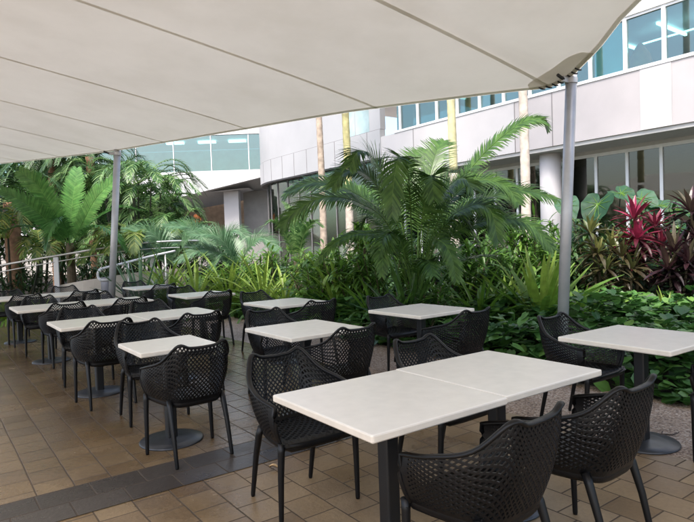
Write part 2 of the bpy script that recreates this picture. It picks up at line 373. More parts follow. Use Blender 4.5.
def make_chair():
    t = thing('armchair', 'x', 'chair')
    bm_ = M['black_plastic']
    N, Mr = 70, 24
    hole = lambda a, b: .67 - .20*abs(2*a-1)**3 - .14*abs(2*b-1)**4
    v, f = lattice(lambda a, b: shell(2*a-1, b), N, Mr, hole, lambda i, j: j < 2 or i < 3 or i > N-3)
    bk = solid_mesh(v, f, 'backrest', .007, bm_, t)
    # rolled rim following the back, the arms and down the arm fronts
    rim = []
    for s in np.linspace(-1, 1, 61): rim.append(shell(s, 1.0))
    fr = [shell(1, t) for t in (.8, .6, .4, .2, 0)] + [np.array([.236, .165, .40])]
    pts = [p*np.array([-1, 1, 1]) for p in fr[::-1]] + rim + fr
    mbr = MB(); mbr.tube(pts, .0125, 8, ell=(1.25, .8)); mbr.build('rim', bm_, t, True)
    # seat
    def seat(a, b):
        y = .212 - b*.40
        w = crom([-.2, -.16, -.08, .05, .2, .24], [.12, .17, .205, .222, .232, .222], y)
        x = (2*a-1)*w; z = .428 + .012*(2*a-1)**2 - .012*math.sin(math.pi*b) - (.03*((y-.15)/.065)**2 if y > .15 else 0)
        return np.array([x, y, z])
    v, f = lattice(seat, 20, 18, lambda a, b: .58, lambda i, j: j < 3 or i < 2 or i > 18)
    solid_mesh(v, f, 'seat', .008, bm_, t, True)
    # frame below the seat: a skirt with a rounded lower edge
    mbs = MB(); ring = []
    for s in np.linspace(-1, 1, 41): 
        p = shell(s, 0.0); ring.append(p)
    ring += [np.array([x, y, .415]) for x, y in [(.20, .205), (.10, .214), (0, .216), (-.10, .214), (-.20, .205)]]
    ring = np.array(ring); n = len(ring); prof = [(1.0, .012), (1.01, -.002), (1.0, -.022), (.965, -.034), (.94, -.02), (.94, .005)]
    vv = []; ff = []
    for sc, dz in prof:
        for p in ring: vv.append((p[0]*sc, (p[1]-.02)*sc+.02, p[2]+dz))
    k = len(prof)
    for i in range(k):
        for j in range(n): ff.append((i*n+j, i*n+(j+1) % n, ((i+1) % k)*n+(j+1) % n, ((i+1) % k)*n+j))
    mbs.add(vv, ff); mbs.build('seat_frame', bm_, t, True)
    for g in (-1, 1):
        l = MB(); l.tube([(g*.234, .176, .43), (g*.238, .174, .385), (g*.243, .170, .25), (g*.248, .166, .012), (g*.248, .166, 0)], [.021, .019, .0165, .013, .011], 10, up=(0, 1, 0))
        l.build('leg', bm_, t, True)
        l = MB(); l.tube([(g*.186, -.138, .432), (g*.192, -.160, .385), (g*.195, -.202, .25), (g*.198, -.255, .012), (g*.198, -.255, 0)], [.021, .020, .017, .013, .011], 10, up=(0, 1, 0))
        l.build('leg', bm_, t, True)
    return t

# ------------------------------------------------------------------ tables
TH = .034
def rrect(w, d, r, z, inset=0., k=4):
    out = []
    hw, hd = w/2-inset, d/2-inset; rr = max(r-inset, .001)
    for cx, cy, a0 in ((hw-rr, hd-rr, 0), (-hw+rr, hd-rr, 90), (-hw+rr, -hd+rr, 180), (hw-rr, -hd+rr, 270)):
        for i in range(k+1):
            a = R(a0+90*i/k); out.append((cx+rr*math.cos(a), cy+rr*math.sin(a), z))
    return out
def make_table(su, sv, label, base_r=.235):
    t = thing('cafe_table', label, 'table')
    mb = MB(); lv = [(.006, .74-TH), (.0, .74-TH+.006), (.0, .74-.007), (.002, .74-.002), (.007, .74)]
    vv = []; 
    for ins, z in lv: vv += rrect(su, sv, .012, z, ins)
    n = 20; ff = [(i*n+j, i*n+(j+1) % n, (i+1)*n+(j+1) % n, (i+1)*n+j) for i in range(len(lv)-1) for j in range(n)]
    ff += [tuple(range(n-1, -1, -1)), tuple(range((len(lv)-1)*n, len(lv)*n))]
    mb.add(vv, ff); o = mb.build('tabletop', M['table'], t)
    o.data.materials.append(M['table_edge'])
    for p in o.data.polygons:
        if abs(p.normal.z) < .5: p.material_index = 1
    mb = MB(); sq = lambda h, z: rrect(2*h, 2*h, .012, z, 0, 3)
    vv = sq(.0375, .02) + sq(.0375, .69); n = 16
    mb.add(vv, [(j, (j+1) % n, n+(j+1) % n, n+j) for j in range(n)]); mb.build('pedestal', M['black_metal'], t, False)
    mb = MB()
    mb.box((0, 0, .697), (.24, .022, .0085)); mb.box((0, 0, .6965), (.022, .24, .0078)); mb.box((0, 0, .683), (.07, .07, .006))
    mb.build('top_bracket', M['black_metal'], t)
    mb = MB(); mb.lathe([(base_r, 0), (base_r, .008), (base_r-.006, .014), (base_r*.6, .020), (.065, .026), (.045, .030)], 40)
    mb.build('base', M['base_metal'], t, False).data.shade_smooth()
    return t
# name: corner x, y, yaw deg, u size, v size
TB = {'A': (.071, 2.106, 35.6, .776, .776), 'E': (1.91, 3.412, 34.9, .776, .776), 'D': (-.447, 4.361, 36.7, .745, .774), 'F': (-.855, 6.609, 37.3, .776, .776),
      'G': (.67, 5.38, 37.4, .776, .776), 'H': (-1.441, 3.935, 36.3, .575, .57), 'I': (-2.697, 5.358, 36.6, .808, .72), 'J': (-4.096, 7.099, 36.6, .843, .80),
      'K': (-5.50, 8.84, 36.5, .843, .80), 'M': (-2.335, 8.291, 36.5, .776, .776), 'N': (-3.82, 10.32, 36.5, .80, .80)}
def tl(n, u, v):
    x, y, a, su, sv = TB[n]; a = R(a); c, s = math.cos(a), math.sin(a)
    return np.array([x+u*c-v*s, y+u*s+v*c, 0]), a
def table(n, k, label, dv=0., group='cream cafe tables on the terrace'):
    x, y, a, su, sv = TB[n]
    c, yaw = tl(n, su*(k+.5)+k*.004, sv/2+dv)
    t = make_table(su, sv, label); t.location = c; t.rotation_euler = (0, 0, yaw); t['group'] = group
    return t
table('A', 0, 'nearest cream square table at the bottom centre, pushed against the table behind it')
table('A', 1, 'cream square table joined to the far side of the nearest table', .012)
table('E', 0, 'cream square table at the right edge, on the pebble strip beside the groundcover')
table('D', 0, 'cream square table in the middle, directly beyond the armchair left of the nearest table')
table('F', 0, 'small looking far cream table standing before the groundcover, behind the middle table')
table('G', 0, 'cream table standing in front of the big dark cycad, bluish from the sky')
table('H', 0, 'smallest cream table, alone on the dark paver band at left')
table('I', 0, 'left half of the long cream table pair just behind the smallest table')
table('I', 1, 'right half of the long cream table pair just behind the smallest table')
table('J', 0, 'left half of the second long cream table pair, two rows behind the smallest table')
table('J', 1, 'right half of the second long cream table pair, two rows behind the smallest table')
table('K', 0, 'cream table cropped by the left edge in the farthest long pair')
table('K', 1, 'cream table in the farthest long pair, just left of the grey bollard')
table('M', 0, 'far cream table right of the left sail pole, in front of the strap leaved plants')
table('N', 0, 'farthest cream table, beside the grey bollard and ramp')

CH = make_chair(); first = [True]
def chair(n, u, v, side, label, turn=0.):
    p, a = tl(n, u, v)
    rz = a + (0 if side == 0 else math.pi) + R(turn + random.Random(label).uniform(-3, 3))
    if first[0]:
        CH.location = p; CH.rotation_euler = (0, 0, rz); CH['label'] = label; CH['group'] = 'black perforated armchairs'; first[0] = False
    else: dup(CH, p, rz, label)
chair('A', .45, -.10, 0, 'nearest black armchair, its back to the camera, cropped by the bottom edge', 6)
chair('A', 1.13, -.11, 0, 'black armchair at lower right, seen from behind, right of the nearest armchair')
chair('A', .36, 1.11, 1, 'black armchair facing the camera at the left corner of the nearest table')
chair('A', 1.26, .87, 1, 'black armchair facing the camera with only its back above the joined front tables')
chair('D', .42, -.01, 0, 'black armchair tucked into the near side of the middle table, seen from behind')
chair('D', .50, 1.08, 1, 'black armchair under the far left side of the middle table')
chair('G', .26, -.19, 0, 'black armchair at the near right side of the table before the big cycad')
chair('G', .60, 1.03, 1, 'black armchair on the far side of the table before the big cycad')
chair('F', .39, -.16, 0, 'black armchair at the near right side of the table before the groundcover')
chair('F', .50, 1.18, 1, 'black armchair on the far side of the table before the groundcover')
chair('E', .47, .88, 1, 'black armchair behind the right edge table, backing onto the groundcover', 4)
chair('E', .53, -.17, 0, 'black armchair mostly outside the right edge, only its leg and arm showing')
chair('H', .30, -.06, 0, 'black armchair tucked into the smallest table, seen from behind')
chair('H', .38, 1.0, 1, 'black armchair on the far left side of the smallest table')
chair('I', .37, -.07, 0, 'black armchair at the near left of the long table pair behind the smallest table')
chair('I', 1.20, -.22, 0, 'black armchair at the near right end of the long table pair behind the smallest table')
chair('I', .42, 1.02, 1, 'black armchair on the far left side of the first long table pair')
chair('I', 1.22, 1.05, 1, 'black armchair on the far right side of the first long table pair')
chair('J', .54, .06, 0, 'black armchair at the near left side of the second long table pair')
chair('J', 1.32, .03, 0, 'black armchair at the near right side of the second long table pair')
chair('J', .45, 1.16, 1, 'black armchair on the far left side of the second long table pair')
chair('J', 1.26, 1.16, 1, 'black armchair on the far right side of the second long table pair')
chair('K', .48, .06, 0, 'black armchair nearest the left edge on the near side of the farthest long pair')
chair('K', 1.32, .06, 0, 'black armchair at the near right side of the farthest long table pair')
chair('K', 1.30, 1.25, 1, 'black armchair behind the farthest long table pair, under the white handrail post')
chair('K', .38, 1.15, 1, 'black armchair behind the farthest long pair by the left edge')
chair('M', .40, .02, 0, 'black armchair at the near right of the far table before the strap leaved plants')
chair('M', .40, 1.10, 1, 'black armchair on the far side of the far table before the strap leaved plants')
chair('N', .46, .0, 0, 'black armchair at the near side of the farthest table by the bollard')
chair('N', .36, 1.10, 1, 'black armchair on the far side of the farthest table, nearest the ramp')

# small litter
p = uv(0, 0); g = at(218, 467, 4.0); 
mb = MB(); q = np.array([-.513, 3.70, .006]); vv = []
for i in range(7):
    t_ = i/6; w = .016*math.sin(math.pi*(.08+.88*t_))
    for s_ in (-1, 0, 1): vv.append(q+np.array([(t_-.5)*.075, s_*w, .004+.012*abs(s_)+.010*math.sin(5*t_)]))
mb.add(vv, [(i*3+k, i*3+k+1, i*3+k+4, i*3+k+3) for i in range(6) for k in range(2)])
tag(mb.build('fallen_leaf', M['dry'], None, True), 'small dry curled leaf lying on the dark paver band', 'leaf')
mb = MB(); mb.tube([(2.14, 4.02, .010), (2.20, 4.06, .014), (2.27, 4.05, .010), (2.34, 4.09, .012)], [.004, .006, .005, .003], 6)
mb.tube([(2.20, 4.06, .014), (2.23, 4.11, .018), (2.25, 4.13, .012)], [.004, .003, .002], 5)
tag(mb.build('fallen_twig', M['twig'], None, True), 'dark twig lying on the pebbles beside the right table base', 'twig')

# ------------------------------------------------------------------ shade sail and its poles
E_PTS = [at(-80, 171, 17.5), at(0, 163.5, 14.9), at(60, 157, 13.3), at(117, 150, 11.9)]
for px, py in [(150, 144.5), (180, 139.8), (215, 133.8), (250, 128), (300, 119.5), (350, 111.3), (400, 104.6), (450, 98.5), (490, 93.5), (520, 90), (548, 86.5), (569, 77)]:
    dx = (px-347)/F_PX; k = (12*dx+4.68)/(7.28+5.4*dx); y = 11.9-5.3*k - .5*4*k*(1-k)
    E_PTS.append(at(px, py, y))
E_PTS += [at(584, 63, 6.25), at(602, 44, 5.95), at(640, 0, 5.45), np.array([3.45, 4.75, 4.05]), np.array([4.4, 3.6, 4.1]), np.array([5.6, 2.2, 3.7]), np.array([6.6, .8, 3.3])]
E_PTS = np.array(E_PTS)
SL, NL = 8.5, 26
def sail_pt(e, k):
    l = SL*k; p = e - U3*l; flat = 3.30 + .02*(e @ V3)
    w = 1-math.exp(-l/1.1)
    slope = .146 + .0036*(e @ V3 - 4); p = p + Z3*slope*l; p[2] += w*.35*(flat - e[2])
    return p
ne = len(E_PTS); vv = []; ks = np.linspace(0, 1, NL)**1.25
EE = []
for i in range(ne-1):
    for s_ in np.linspace(0, 1, 4)[:-1]: EE.append(np.array([crom(range(ne), E_PTS[:, c], i+s_) for c in range(3)]))
EE.append(E_PTS[-1]); EE = np.array(EE); m_ = len(EE)
for e in EE:
    for k in ks: vv.append(sail_pt(e, k))
mb = MB(); mb.add(vv, [(i*NL+j, i*NL+j+1, (i+1)*NL+j+1, (i+1)*NL+j) for i in range(m_-1) for j in range(NL-1)])
sail = thing('shade_sail', 'large beige fabric shade canopy stretched overhead between two steel poles', 'shade sail', tuple(E_PTS[3]))
part(mb, 'canopy', M['sail'], sail, True)
def edge_at(px):
    # canopy edge point whose picture column is px
    best = None
    for i in range(len(EE)-1):
        c = []
        for e in (EE[i], EE[i+1]):
            d = e-np.array([0, 0, CAM_H]); c.append(347+F_PX*(d @ CR)/(d @ CF))
        if c[0] <= px <= c[1]: 
            w = (px-c[0])/(c[1]-c[0]); best = EE[i]*(1-w)+EE[i+1]*w; break
    return best
for px in (22, 62, 108, 165, 247, 377, 549):
    e = edge_at(px); mb = MB(); vv = []
    for k in np.linspace(0.0, 1, 40):
        c = sail_pt(e, k)
        for d, dz in ((-.028, -.003), (.028, -.003)): vv.append(c + V3*d + Z3*(dz-.006))
    mb.add(vv, [(i*2, i*2+1, i*2+3, i*2+2) for i in range(39)])
    part(mb, 'seam', M['sail_seam'], sail)
# hem along the edge
mb = MB(); vv = []
for e in EE:
    vv += [e+Z3*.012+U3*.01, e-Z3*.012+U3*.012, sail_pt(e, .008)-Z3*.012]
mb.add(vv, [(i*3+k, i*3+k+1, (i+1)*3+k+1, (i+1)*3+k) for i in range(m_-1) for k in range(2)])
part(mb, 'hem', M['sail_hem'], sail, True)
# reinforced corner patches
def corner_patch(ic, span, depth):
    mb = MB(); vv = []; n = 15; idx = np.linspace(ic-span, ic+span, n); rows = 6
    for q in idx:
        i = int(min(max(q, 0), m_-2)); w = q-i; e = EE[i]*(1-w)+EE[i+1]*w
        dd = depth*math.sqrt(max(0, 1-((q-ic)/span)**2))
        for r_ in range(rows): vv.append(sail_pt(e, (dd*r_/(rows-1))/SL) - Z3*.012)
    mb.add(vv, [(i*rows+j, i*rows+j+1, (i+1)*rows+j+1, (i+1)*rows+j) for i in range(n-1) for j in range(rows-1)])
    part(mb, 'corner_patch', M['sail_hem'], sail, True)
IR = 15*3; IL = 3*3
corner_patch(IR, 5, .32)
# lacing at the right corner
mb = MB()
for q in np.arange(IR-3.6, IR+2.6, .8):
    i = int(q); w = q-i; e = EE[i]*(1-w)+EE[i+1]*w
    mb.tube([e-U3*.07-Z3*.012, e-U3*.01-Z3*.02, e+U3*.04-Z3*.012], .009, 6)
part(mb, 'lacing', M['lace'], sail)
def sail_pole(label, bottom, top, r):
    bottom = np.asarray(bottom); top = np.asarray(top)
    t = thing('sail_pole', label, 'pole', tuple(bottom), group='steel poles holding the shade sail')
    ax = (top-bottom)/np.linalg.norm(top-bottom)
    mb = MB(); mb.tube([bottom, bottom+(top-bottom)*.5, top], r, 24); part(mb, 'post', M['pole'], t, True)
    mb = MB(); mb.tube([top, top+ax*.015], r*1.06, 24); part(mb, 'cap', M['pole'], t)
    c = top-ax*.10; dr = -U3
    mb = MB(); mb.tube([c-ax*.03, c+ax*.03], r*1.12, 24); mb.box(c+dr*(r+.05), (.055, .012, .03), (dr, V3, ax)); part(mb, 'bracket', M['pole'], t)
    mb = MB(); mb.tube([c+dr*(r+.09)+ax*.00, c+dr*(r+.15)+ax*.015, c+dr*(r+.20)+ax*.03], .018, 8); part(mb, 'shackle', M['lace'], t)
    mb = MB(); mb.lathe([(r*2.2, .005), (r*2.2, .02), (r*1.05, .024)], 20, tuple(bottom)); part(mb, 'base_plate', M['pole'], t)
    return t
def pole_line(p0, p1, Y, r):
    a, b = at(*p0, Y), at(*p1, Y); d = (b-a)/(b[2]-a[2]); bot = a - d*a[2]; return bot, b
b_, t_ = pole_line((563, 318), (571.5, 72), 6.62, .062); sail_pole('thick grey steel pole at right rising out of the groundcover to the canopy corner', b_, t_, .062)
b_, t_ = pole_line((112, 292), (117.5, 149), 11.9, .068); sail_pole('slim grey steel pole at left standing between the far tables and handrail', b_, t_, .068)

# ------------------------------------------------------------------ plants
def curve_pts(p, head, e0, ln, droop, n, curl=0., pw=1.2):
    t = np.linspace(0, 1, n+1); e = e0 - droop*t**pw
    hd = head + curl*t
    d = np.stack([np.cos(e)*np.cos(hd), np.cos(e)*np.sin(hd), np.sin(e)], 1)
    P = np.zeros((n+1, 3)); P[0] = p
    for i in range(n): P[i+1] = P[i] + .5*(d[i]+d[i+1])*ln/n
    return P, d
def ribbon(mb, P, d, W, prof, fold=.25, r=.5, twist=0.):
    n = len(P)-1
    side = np.stack([-d[:, 1], d[:, 0], np.zeros(n+1)], 1); side /= np.linalg.norm(side, axis=1)[:, None]+1e-9
    nrm = np.cross(d, side)
    if twist:
        side = side*math.cos(twist)+nrm*math.sin(twist); nrm = np.cross(d, side)
    t = np.linspace(0, 1, n+1); w = W*prof(t)[:, None]*.5
    a = P + side*w + nrm*w*fold*-1*-1; b = P; c = P - side*w + nrm*w*fold
    v = np.stack([a, b, c], 1).reshape(-1, 3)
    mb.add(v, [(i*3+k, i*3+k+1, i*3+k+4, i*3+k+3) for i in range(n) for k in (0, 1)], r)
lance = lambda t: np.sin(math.pi*np.clip(t*.93+.05, 0, 1))**.8
strapp = lambda t: np.minimum(1, (1.02-t)*3.2)**.8*np.minimum(1, .55+t*2)
paddle = lambda t: np.sin(math.pi*np.clip(t, .0, 1)**1.25*.97+.03)
def leaf(mb, p, head, e0, ln, W, droop, n=5, prof=lance, fold=.3, r=None, curl=0.):
    P, d = curve_pts(p, head, e0, ln, droop, n, curl)
    ribbon(mb, P, d, W, prof, fold, random.random() if r is None else r, random.uniform(-.3, .3))
def rosette(mb, p, n, ln, W, e=(0.1, 1.45), droop=(.5, 1.6), prof=strapp, seg=6, rr=(0, 1), fold=.3):
    for i in range(n):
        k = i/max(n-1, 1); h = i*2.39996+random.uniform(-.25, .25)
        e0 = e[0]+(e[1]-e[0])*k+random.uniform(-.12, .12)
        leaf(mb, p+np.array([.02*math.cos(h), .02*math.sin(h), .01]), h, e0, ln*random.uniform(.7, 1.12), W*random.uniform(.8, 1.15),
             random.uniform(*droop)*(1-.45*k), seg, prof, fold, r=rr[0]+(rr[1]-rr[0])*np.clip(k+random.uniform(-.3, .3), 0, 1))
def frond(mb, P, Lf, npair=38, wl=.03, ang=55., hang=.5, rr=(.1, .9), vee=.25, start=.12, up=(0, 0, 1), nseg=2, rach=.014, roll=0.):
    """pinnate frond along spline points P"""
    C = spline(P, npair+2); n = len(C)
    T = np.gradient(C, axis=0); T /= np.linalg.norm(T, axis=1)[:, None]
    mb.tube(C[::2], np.linspace(rach, rach*.3, len(C[::2])), 4, cap=False, r=rr[1])
    side = np.cross(T, np.asarray(up, float)); ln = np.linalg.norm(side, axis=1)[:, None]; side = side/np.maximum(ln, 1e-3)
    for i in range(1, n): 
        if side[i] @ side[i-1] < 0: side[i] *= -1
    nr = np.cross(side, T)
    if roll: side, nr = side*math.cos(roll)+nr*math.sin(roll), nr*math.cos(roll)-side*math.sin(roll)
    for i in range(n):
        t = i/(n-1)
        if t < start: continue
        q = (t-start)/(1-start)
        ll = Lf*(math.sin(math.pi*(.12+.80*q)))**.75*random.uniform(.88, 1.08)
        for s in (-1, 1):
            a = R(ang - 22*q + random.uniform(-5, 5))
            d = side[i]*s*math.sin(a) + T[i]*math.cos(a) + nr[i]*vee
            d /= np.linalg.norm(d); p = C[i].copy(); v = []; w = np.cross(d, nr[i]); w /= np.linalg.norm(w)
            hh = hang*random.uniform(.6, 1.3); rv = rr[0]+(rr[1]-rr[0])*random.random()
            for k in range(nseg+1):
                f_ = k/nseg; ww = wl*(.65, 1., .75, .12)[min(3, int(round(f_*3)))] if nseg > 1 else wl*(1-.8*f_)
                v += [p-w*ww*.5, p+w*ww*.5]
                d2 = d + np.array([0, 0, -1.])*hh*(f_+.2)*1.0; d2 /= np.linalg.norm(d2); p = p + d2*ll/nseg
            mb.add(v, [(2*k, 2*k+1, 2*k+3, 2*k+2) for k in range(nseg)], rv)

# --- big cycad in the centre: every frond a part
cy = thing('cycad', 'huge dark green cycad palm with long arching fronds, behind the central table', 'cycad', tuple(at(415, 312, 8.4)*np.array([1, 1, 0])))
def F3(*pts): return np.array([at(x, y, Y) for x, y, Y in pts])
B0 = (416, 262)
FR = [ # control points (picture column, row, distance), leaflet length, pairs, options
 (F3((420,296,8.5),(440,215,8.4),(478,160,8.2),(515,127,8.0),(538,119,7.9),(547,127,7.9)), .31, 84, dict(hang=.75, up=(.1, -.55, .8), vee=.1, start=.25)),
 (F3((417,296,8.5),(424,215,8.7),(430,175,9.0),(437,150,9.3),(444,141,9.6)), .44, 44, dict(hang=.5)),
 (F3((413,296,8.5),(402,222,8.4),(386,180,8.2),(370,155,8.0),(358,152,7.8),(350,166,7.7)), .44, 52, dict(hang=.8)),
 (F3((411,296,8.5),(388,222,8.6),(350,190,8.7),(315,182,8.8),(288,192,8.9)), .44, 52, dict(hang=.9)),
 (F3((411,296,8.5),(390,228,8.3),(360,203,8.1),(325,197,7.9),(296,211,7.8),(282,226,7.8)), .40, 52, dict(hang=.9)),
 (F3((414,296,8.4),(411,222,8.1),(409,185,7.9),(405,160,7.6),(398,160,7.3),(393,190,7.2),(392,215,7.2)), .38, 50, dict(hang=.6)),
 (F3((418,296,8.4),(430,222,8.1),(446,190,7.9),(462,178,7.7),(472,188,7.6)), .44, 44, dict(hang=.8)),
 (F3((419,296,8.5),(440,232,8.5),(478,203,8.4),(520,190,8.3),(556,199,8.2)), .42, 56, dict(hang=1.0)),
 (F3((419,296,8.5),(442,228,8.3),(470,206,8.1),(490,210,7.9),(498,240,7.8)), .42, 48, dict(hang=1.0)),
 (F3((420,298,8.5),(450,238,8.3),(495,219,8.1),(530,225,7.9),(552,248,7.8)), .40, 52, dict(hang=1.0)),
 (F3((411,298,8.5),(390,243,8.2),(362,233,8.0),(335,243,7.8),(316,264,7.7)), .18, 46, dict(hang=1.0)),
 (F3((416,296,8.5),(418,220,8.9),(412,180,9.3),(416,158,9.6),(424,150,9.9)), .44, 44, dict(hang=.5)),
 (F3((413,296,8.6),(400,220,8.9),(378,195,9.2),(352,190,9.5),(330,200,9.7)), .42, 44, dict(hang=.9)),
 (F3((419,296,8.6),(438,225,9.0),(462,205,9.3),(485,205,9.6),(505,220,9.8)), .42, 44, dict(hang=.9)),
 (F3((413,299,8.3),(402,245,8.0),(392,235,7.8),(384,250,7.6),(382,275,7.5)), .26, 40, dict(hang=.8)),
 (F3((419,299,8.3),(430,247,8.0),(442,242,7.8),(452,258,7.6),(456,280,7.5)), .26, 40, dict(hang=.8)),
 (F3((416,296,8.4),(421,228,8.1),(426,198,7.9),(430,178,7.7),(432,178,7.5),(434,198,7.4)), .42, 46, dict(hang=.6)),
]
FR += [
 (F3((411,278,8.6),(392,238,8.9),(365,205,9.2),(335,188,9.4),(300,186,9.6),(285,196,9.7)), .40, 52, dict(hang=.8)),
 (F3((412,278,8.4),(398,225,8.3),(380,190,8.2),(362,172,8.1),(345,172,8.0),(333,186,7.9)), .40, 50, dict(hang=.8)),
 (F3((420,278,8.4),(434,230,8.2),(455,195,8.0),(480,180,7.9),(505,186,7.8),(518,203,7.7)), .38, 50, dict(hang=.8)),
]
for P, Lf, n_, kw in FR:
    mb = MB(); frond(mb, P, Lf*.92, int(n_*2.0), .030, **{**dict(start=.2, ang=58, up=(0, -.6, .8), vee=.2, rach=.011), **kw}); part(mb, 'frond', L['cycad'], cy)
for i in range(8):   # older, shorter fronds that fill the crown
    a = i*2.39996; d = np.array([math.cos(a), .8*math.sin(a), 0]); c = at(416, 296, 8.5); e = random.uniform(.5, 1.2); l = random.uniform(.9, 1.45)
    mb = MB(); frond(mb, np.array([c, c+d*.25*l+Z3*e*.7, c+d*.55*l+Z3*e, c+d*.80*l+Z3*(e*1.05), c+d*1.0*l+Z3*(e*.8-.05)]), .34, 70, .024, start=.22, ang=58, hang=.7, rr=(0, .6), rach=.011); part(mb, 'frond', L['cycad'], cy)
mb = MB(); b0 = at(416, 297, 8.5); b1 = np.array([b0[0], b0[1], 0.]); mb.tube([b1, b1*.4+b0*.6, b0], [.19, .18, .13], 14)
part(mb, 'trunk', M['stem'], cy)

def cycad_generic(label, base_px, Y, specs, leafm, trunk_r=.12, wl=.04, cat='cycad'):
    c = at(*base_px, Y); t = thing('cycad' if cat == 'cycad' else 'fern', label, cat, (c[0], c[1], 0))
    for pts, Lf, n_, kw in specs:
        mb = MB(); frond(mb, F3(*pts), Lf, n_, wl, **kw); part(mb, 'frond', leafm, t)
    mb = MB(); mb.tube([(c[0], c[1], 0), c], [trunk_r, trunk_r*.8], 12); part(mb, 'trunk', M['stem'], t)
    return t
cycad_generic('bright green cycad at left with broad upright fronds behind the handrail', (70, 243), 14.6, [
 (((68,243,14.6),(55,215,14.3),(38,186,14.0),(20,172,13.8)), .36, 100, dict(hang=.05, vee=.12, rr=(.3, 1), up=(.1, -1, .25), ang=68, start=.06)),
 (((67,243,14.6),(48,222,14.2),(28,205,13.9),(2,190,13.6)), .32, 110, dict(hang=.1, vee=.12, rr=(.1, .8), up=(.1, -1, .3), ang=68, start=.06)),
 (((70,243,14.6),(71,215,14.7),(74,190,14.8),(77,169,14.9)), .34, 110, dict(hang=.0, vee=.12, rr=(.3, 1), up=(.1, -1, .1), ang=72, start=.06)),
 (((73,243,14.6),(84,220,14.4),(97,197,14.2),(118,177,14.0)), .34, 110, dict(hang=.05, vee=.12, rr=(.3, 1), up=(-.1, -1, .25), ang=68, start=.06)),
 (((73,243,14.7),(92,222,15.0),(118,208,15.2),(140,210,15.4)), .45, 50, dict(hang=.5, rr=(.0, .5))),
 (((67,245,14.4),(48,232,14.0),(22,226,13.8),(-8,236,13.6)), .36, 50, dict(hang=.8, rr=(0, .4))),
 (((70,245,14.4),(66,228,14.0),(58,218,13.6),(50,230,13.3),(46,248,13.2)), .34, 44, dict(hang=.8, rr=(0, .4))),
 (((74,245,14.4),(86,230,14.1),(100,226,13.8),(116,236,13.6),(126,250,13.5)), .36, 44, dict(hang=.8, rr=(0, .4))),
], L['cycad_bright'], wl=.05)
cycad_generic('arching silvery green fern in front of the ground floor recess, left of centre', (212, 258), 15.5, [
 (((212,262,15.5),(205,245,15.2),(190,228,15.0),(165,226,14.8)), .42, 108, dict(hang=.6, up=(0,-.6,.8))),
 (((214,262,15.5),(220,245,15.2),(235,230,15.0),(252,242,14.8)), .40, 102, dict(hang=.7, up=(0,-.6,.8))),
 (((213,262,15.5),(210,245,15.7),(205,232,16),(185,232,16.2)), .42, 108, dict(hang=.6, up=(0,-.6,.8))),
 (((211,262,15.5),(196,250,15.2),(176,242,15.0),(150,254,14.8)), .38, 102, dict(hang=.7, up=(0,-.6,.8))),
 (((216,262,15.5),(226,250,15.8),(246,236,16.1),(268,233,16.4)), .20, 46, dict(hang=.8)),
 (((212,262,15.4),(206,254,15.0),(196,248,14.8),(186,260,14.6)), .45, 50, dict(hang=.8)),
], L['silver'], .09, .03, 'fern')
cycad_generic('silvery green fern nearest the curved glass wall, right of the other two silvery ferns', (212, 258), 15.5, [
 (((238,270,14.3),(231,253,14.0),(216,236,13.8),(191,234,13.6)), .42, 108, dict(hang=.6, up=(0,-.6,.8))),
 (((240,270,14.3),(246,253,14.0),(261,238,13.8),(278,250,13.6)), .40, 102, dict(hang=.7, up=(0,-.6,.8))),
 (((239,270,14.3),(236,253,14.5),(231,240,14.8),(211,240,15.0)), .42, 108, dict(hang=.6, up=(0,-.6,.8))),
 (((237,270,14.3),(222,258,14.0),(202,250,13.8),(176,262,13.6)), .38, 102, dict(hang=.7, up=(0,-.6,.8))),
 (((242,270,14.3),(252,258,14.6),(272,244,14.9),(294,241,15.2)), .20, 46, dict(hang=.8)),
 (((238,270,14.2),(232,262,13.8),(222,256,13.6),(212,268,13.4)), .45, 50, dict(hang=.8)),
], L['silver'], .09, .03, 'fern')
cycad_generic('silvery green fern behind the pale spiky plant near the left sail pole', (212, 258), 15.5, [
 (((172,266,14.8),(165,249,14.5),(150,232,14.3),(125,230,14.1)), .42, 108, dict(hang=.6, up=(0,-.6,.8))),
 (((174,266,14.8),(180,249,14.5),(195,234,14.3),(212,246,14.1)), .40, 102, dict(hang=.7, up=(0,-.6,.8))),
 (((173,266,14.8),(170,249,15.0),(165,236,15.3),(145,236,15.5)), .42, 108, dict(hang=.6, up=(0,-.6,.8))),
 (((171,266,14.8),(156,254,14.5),(136,246,14.3),(110,258,14.1)), .38, 102, dict(hang=.7, up=(0,-.6,.8))),
 (((176,266,14.8),(186,254,15.1),(206,240,15.4),(228,237,15.7)), .20, 46, dict(hang=.8)),
 (((172,266,14.7),(166,258,14.3),(156,252,14.1),(146,264,13.9)), .45, 50, dict(hang=.8)),
], L['silver'], .09, .03, 'fern')
cycad_generic('dark drooping fern in front of the curved glass wall', (296, 262), 12.5, [
 (((296,262,12.5),(288,240,12.3),(276,222,12.1),(262,226,12.0)), .26, 40, dict(hang=.8)),
 (((298,262,12.5),(303,238,12.3),(312,222,12.1),(322,226,12.0)), .26, 40, dict(hang=.8)),
 (((297,262,12.5),(295,236,12.6),(292,215,12.7),(284,203,12.8)), .26, 40, dict(hang=.6)),
 (((298,262,12.5),(300,236,12.4),(305,213,12.3),(300,205,12.2)), .24, 40, dict(hang=.6)),
], L['bamboo'], .06, .05, 'fern')

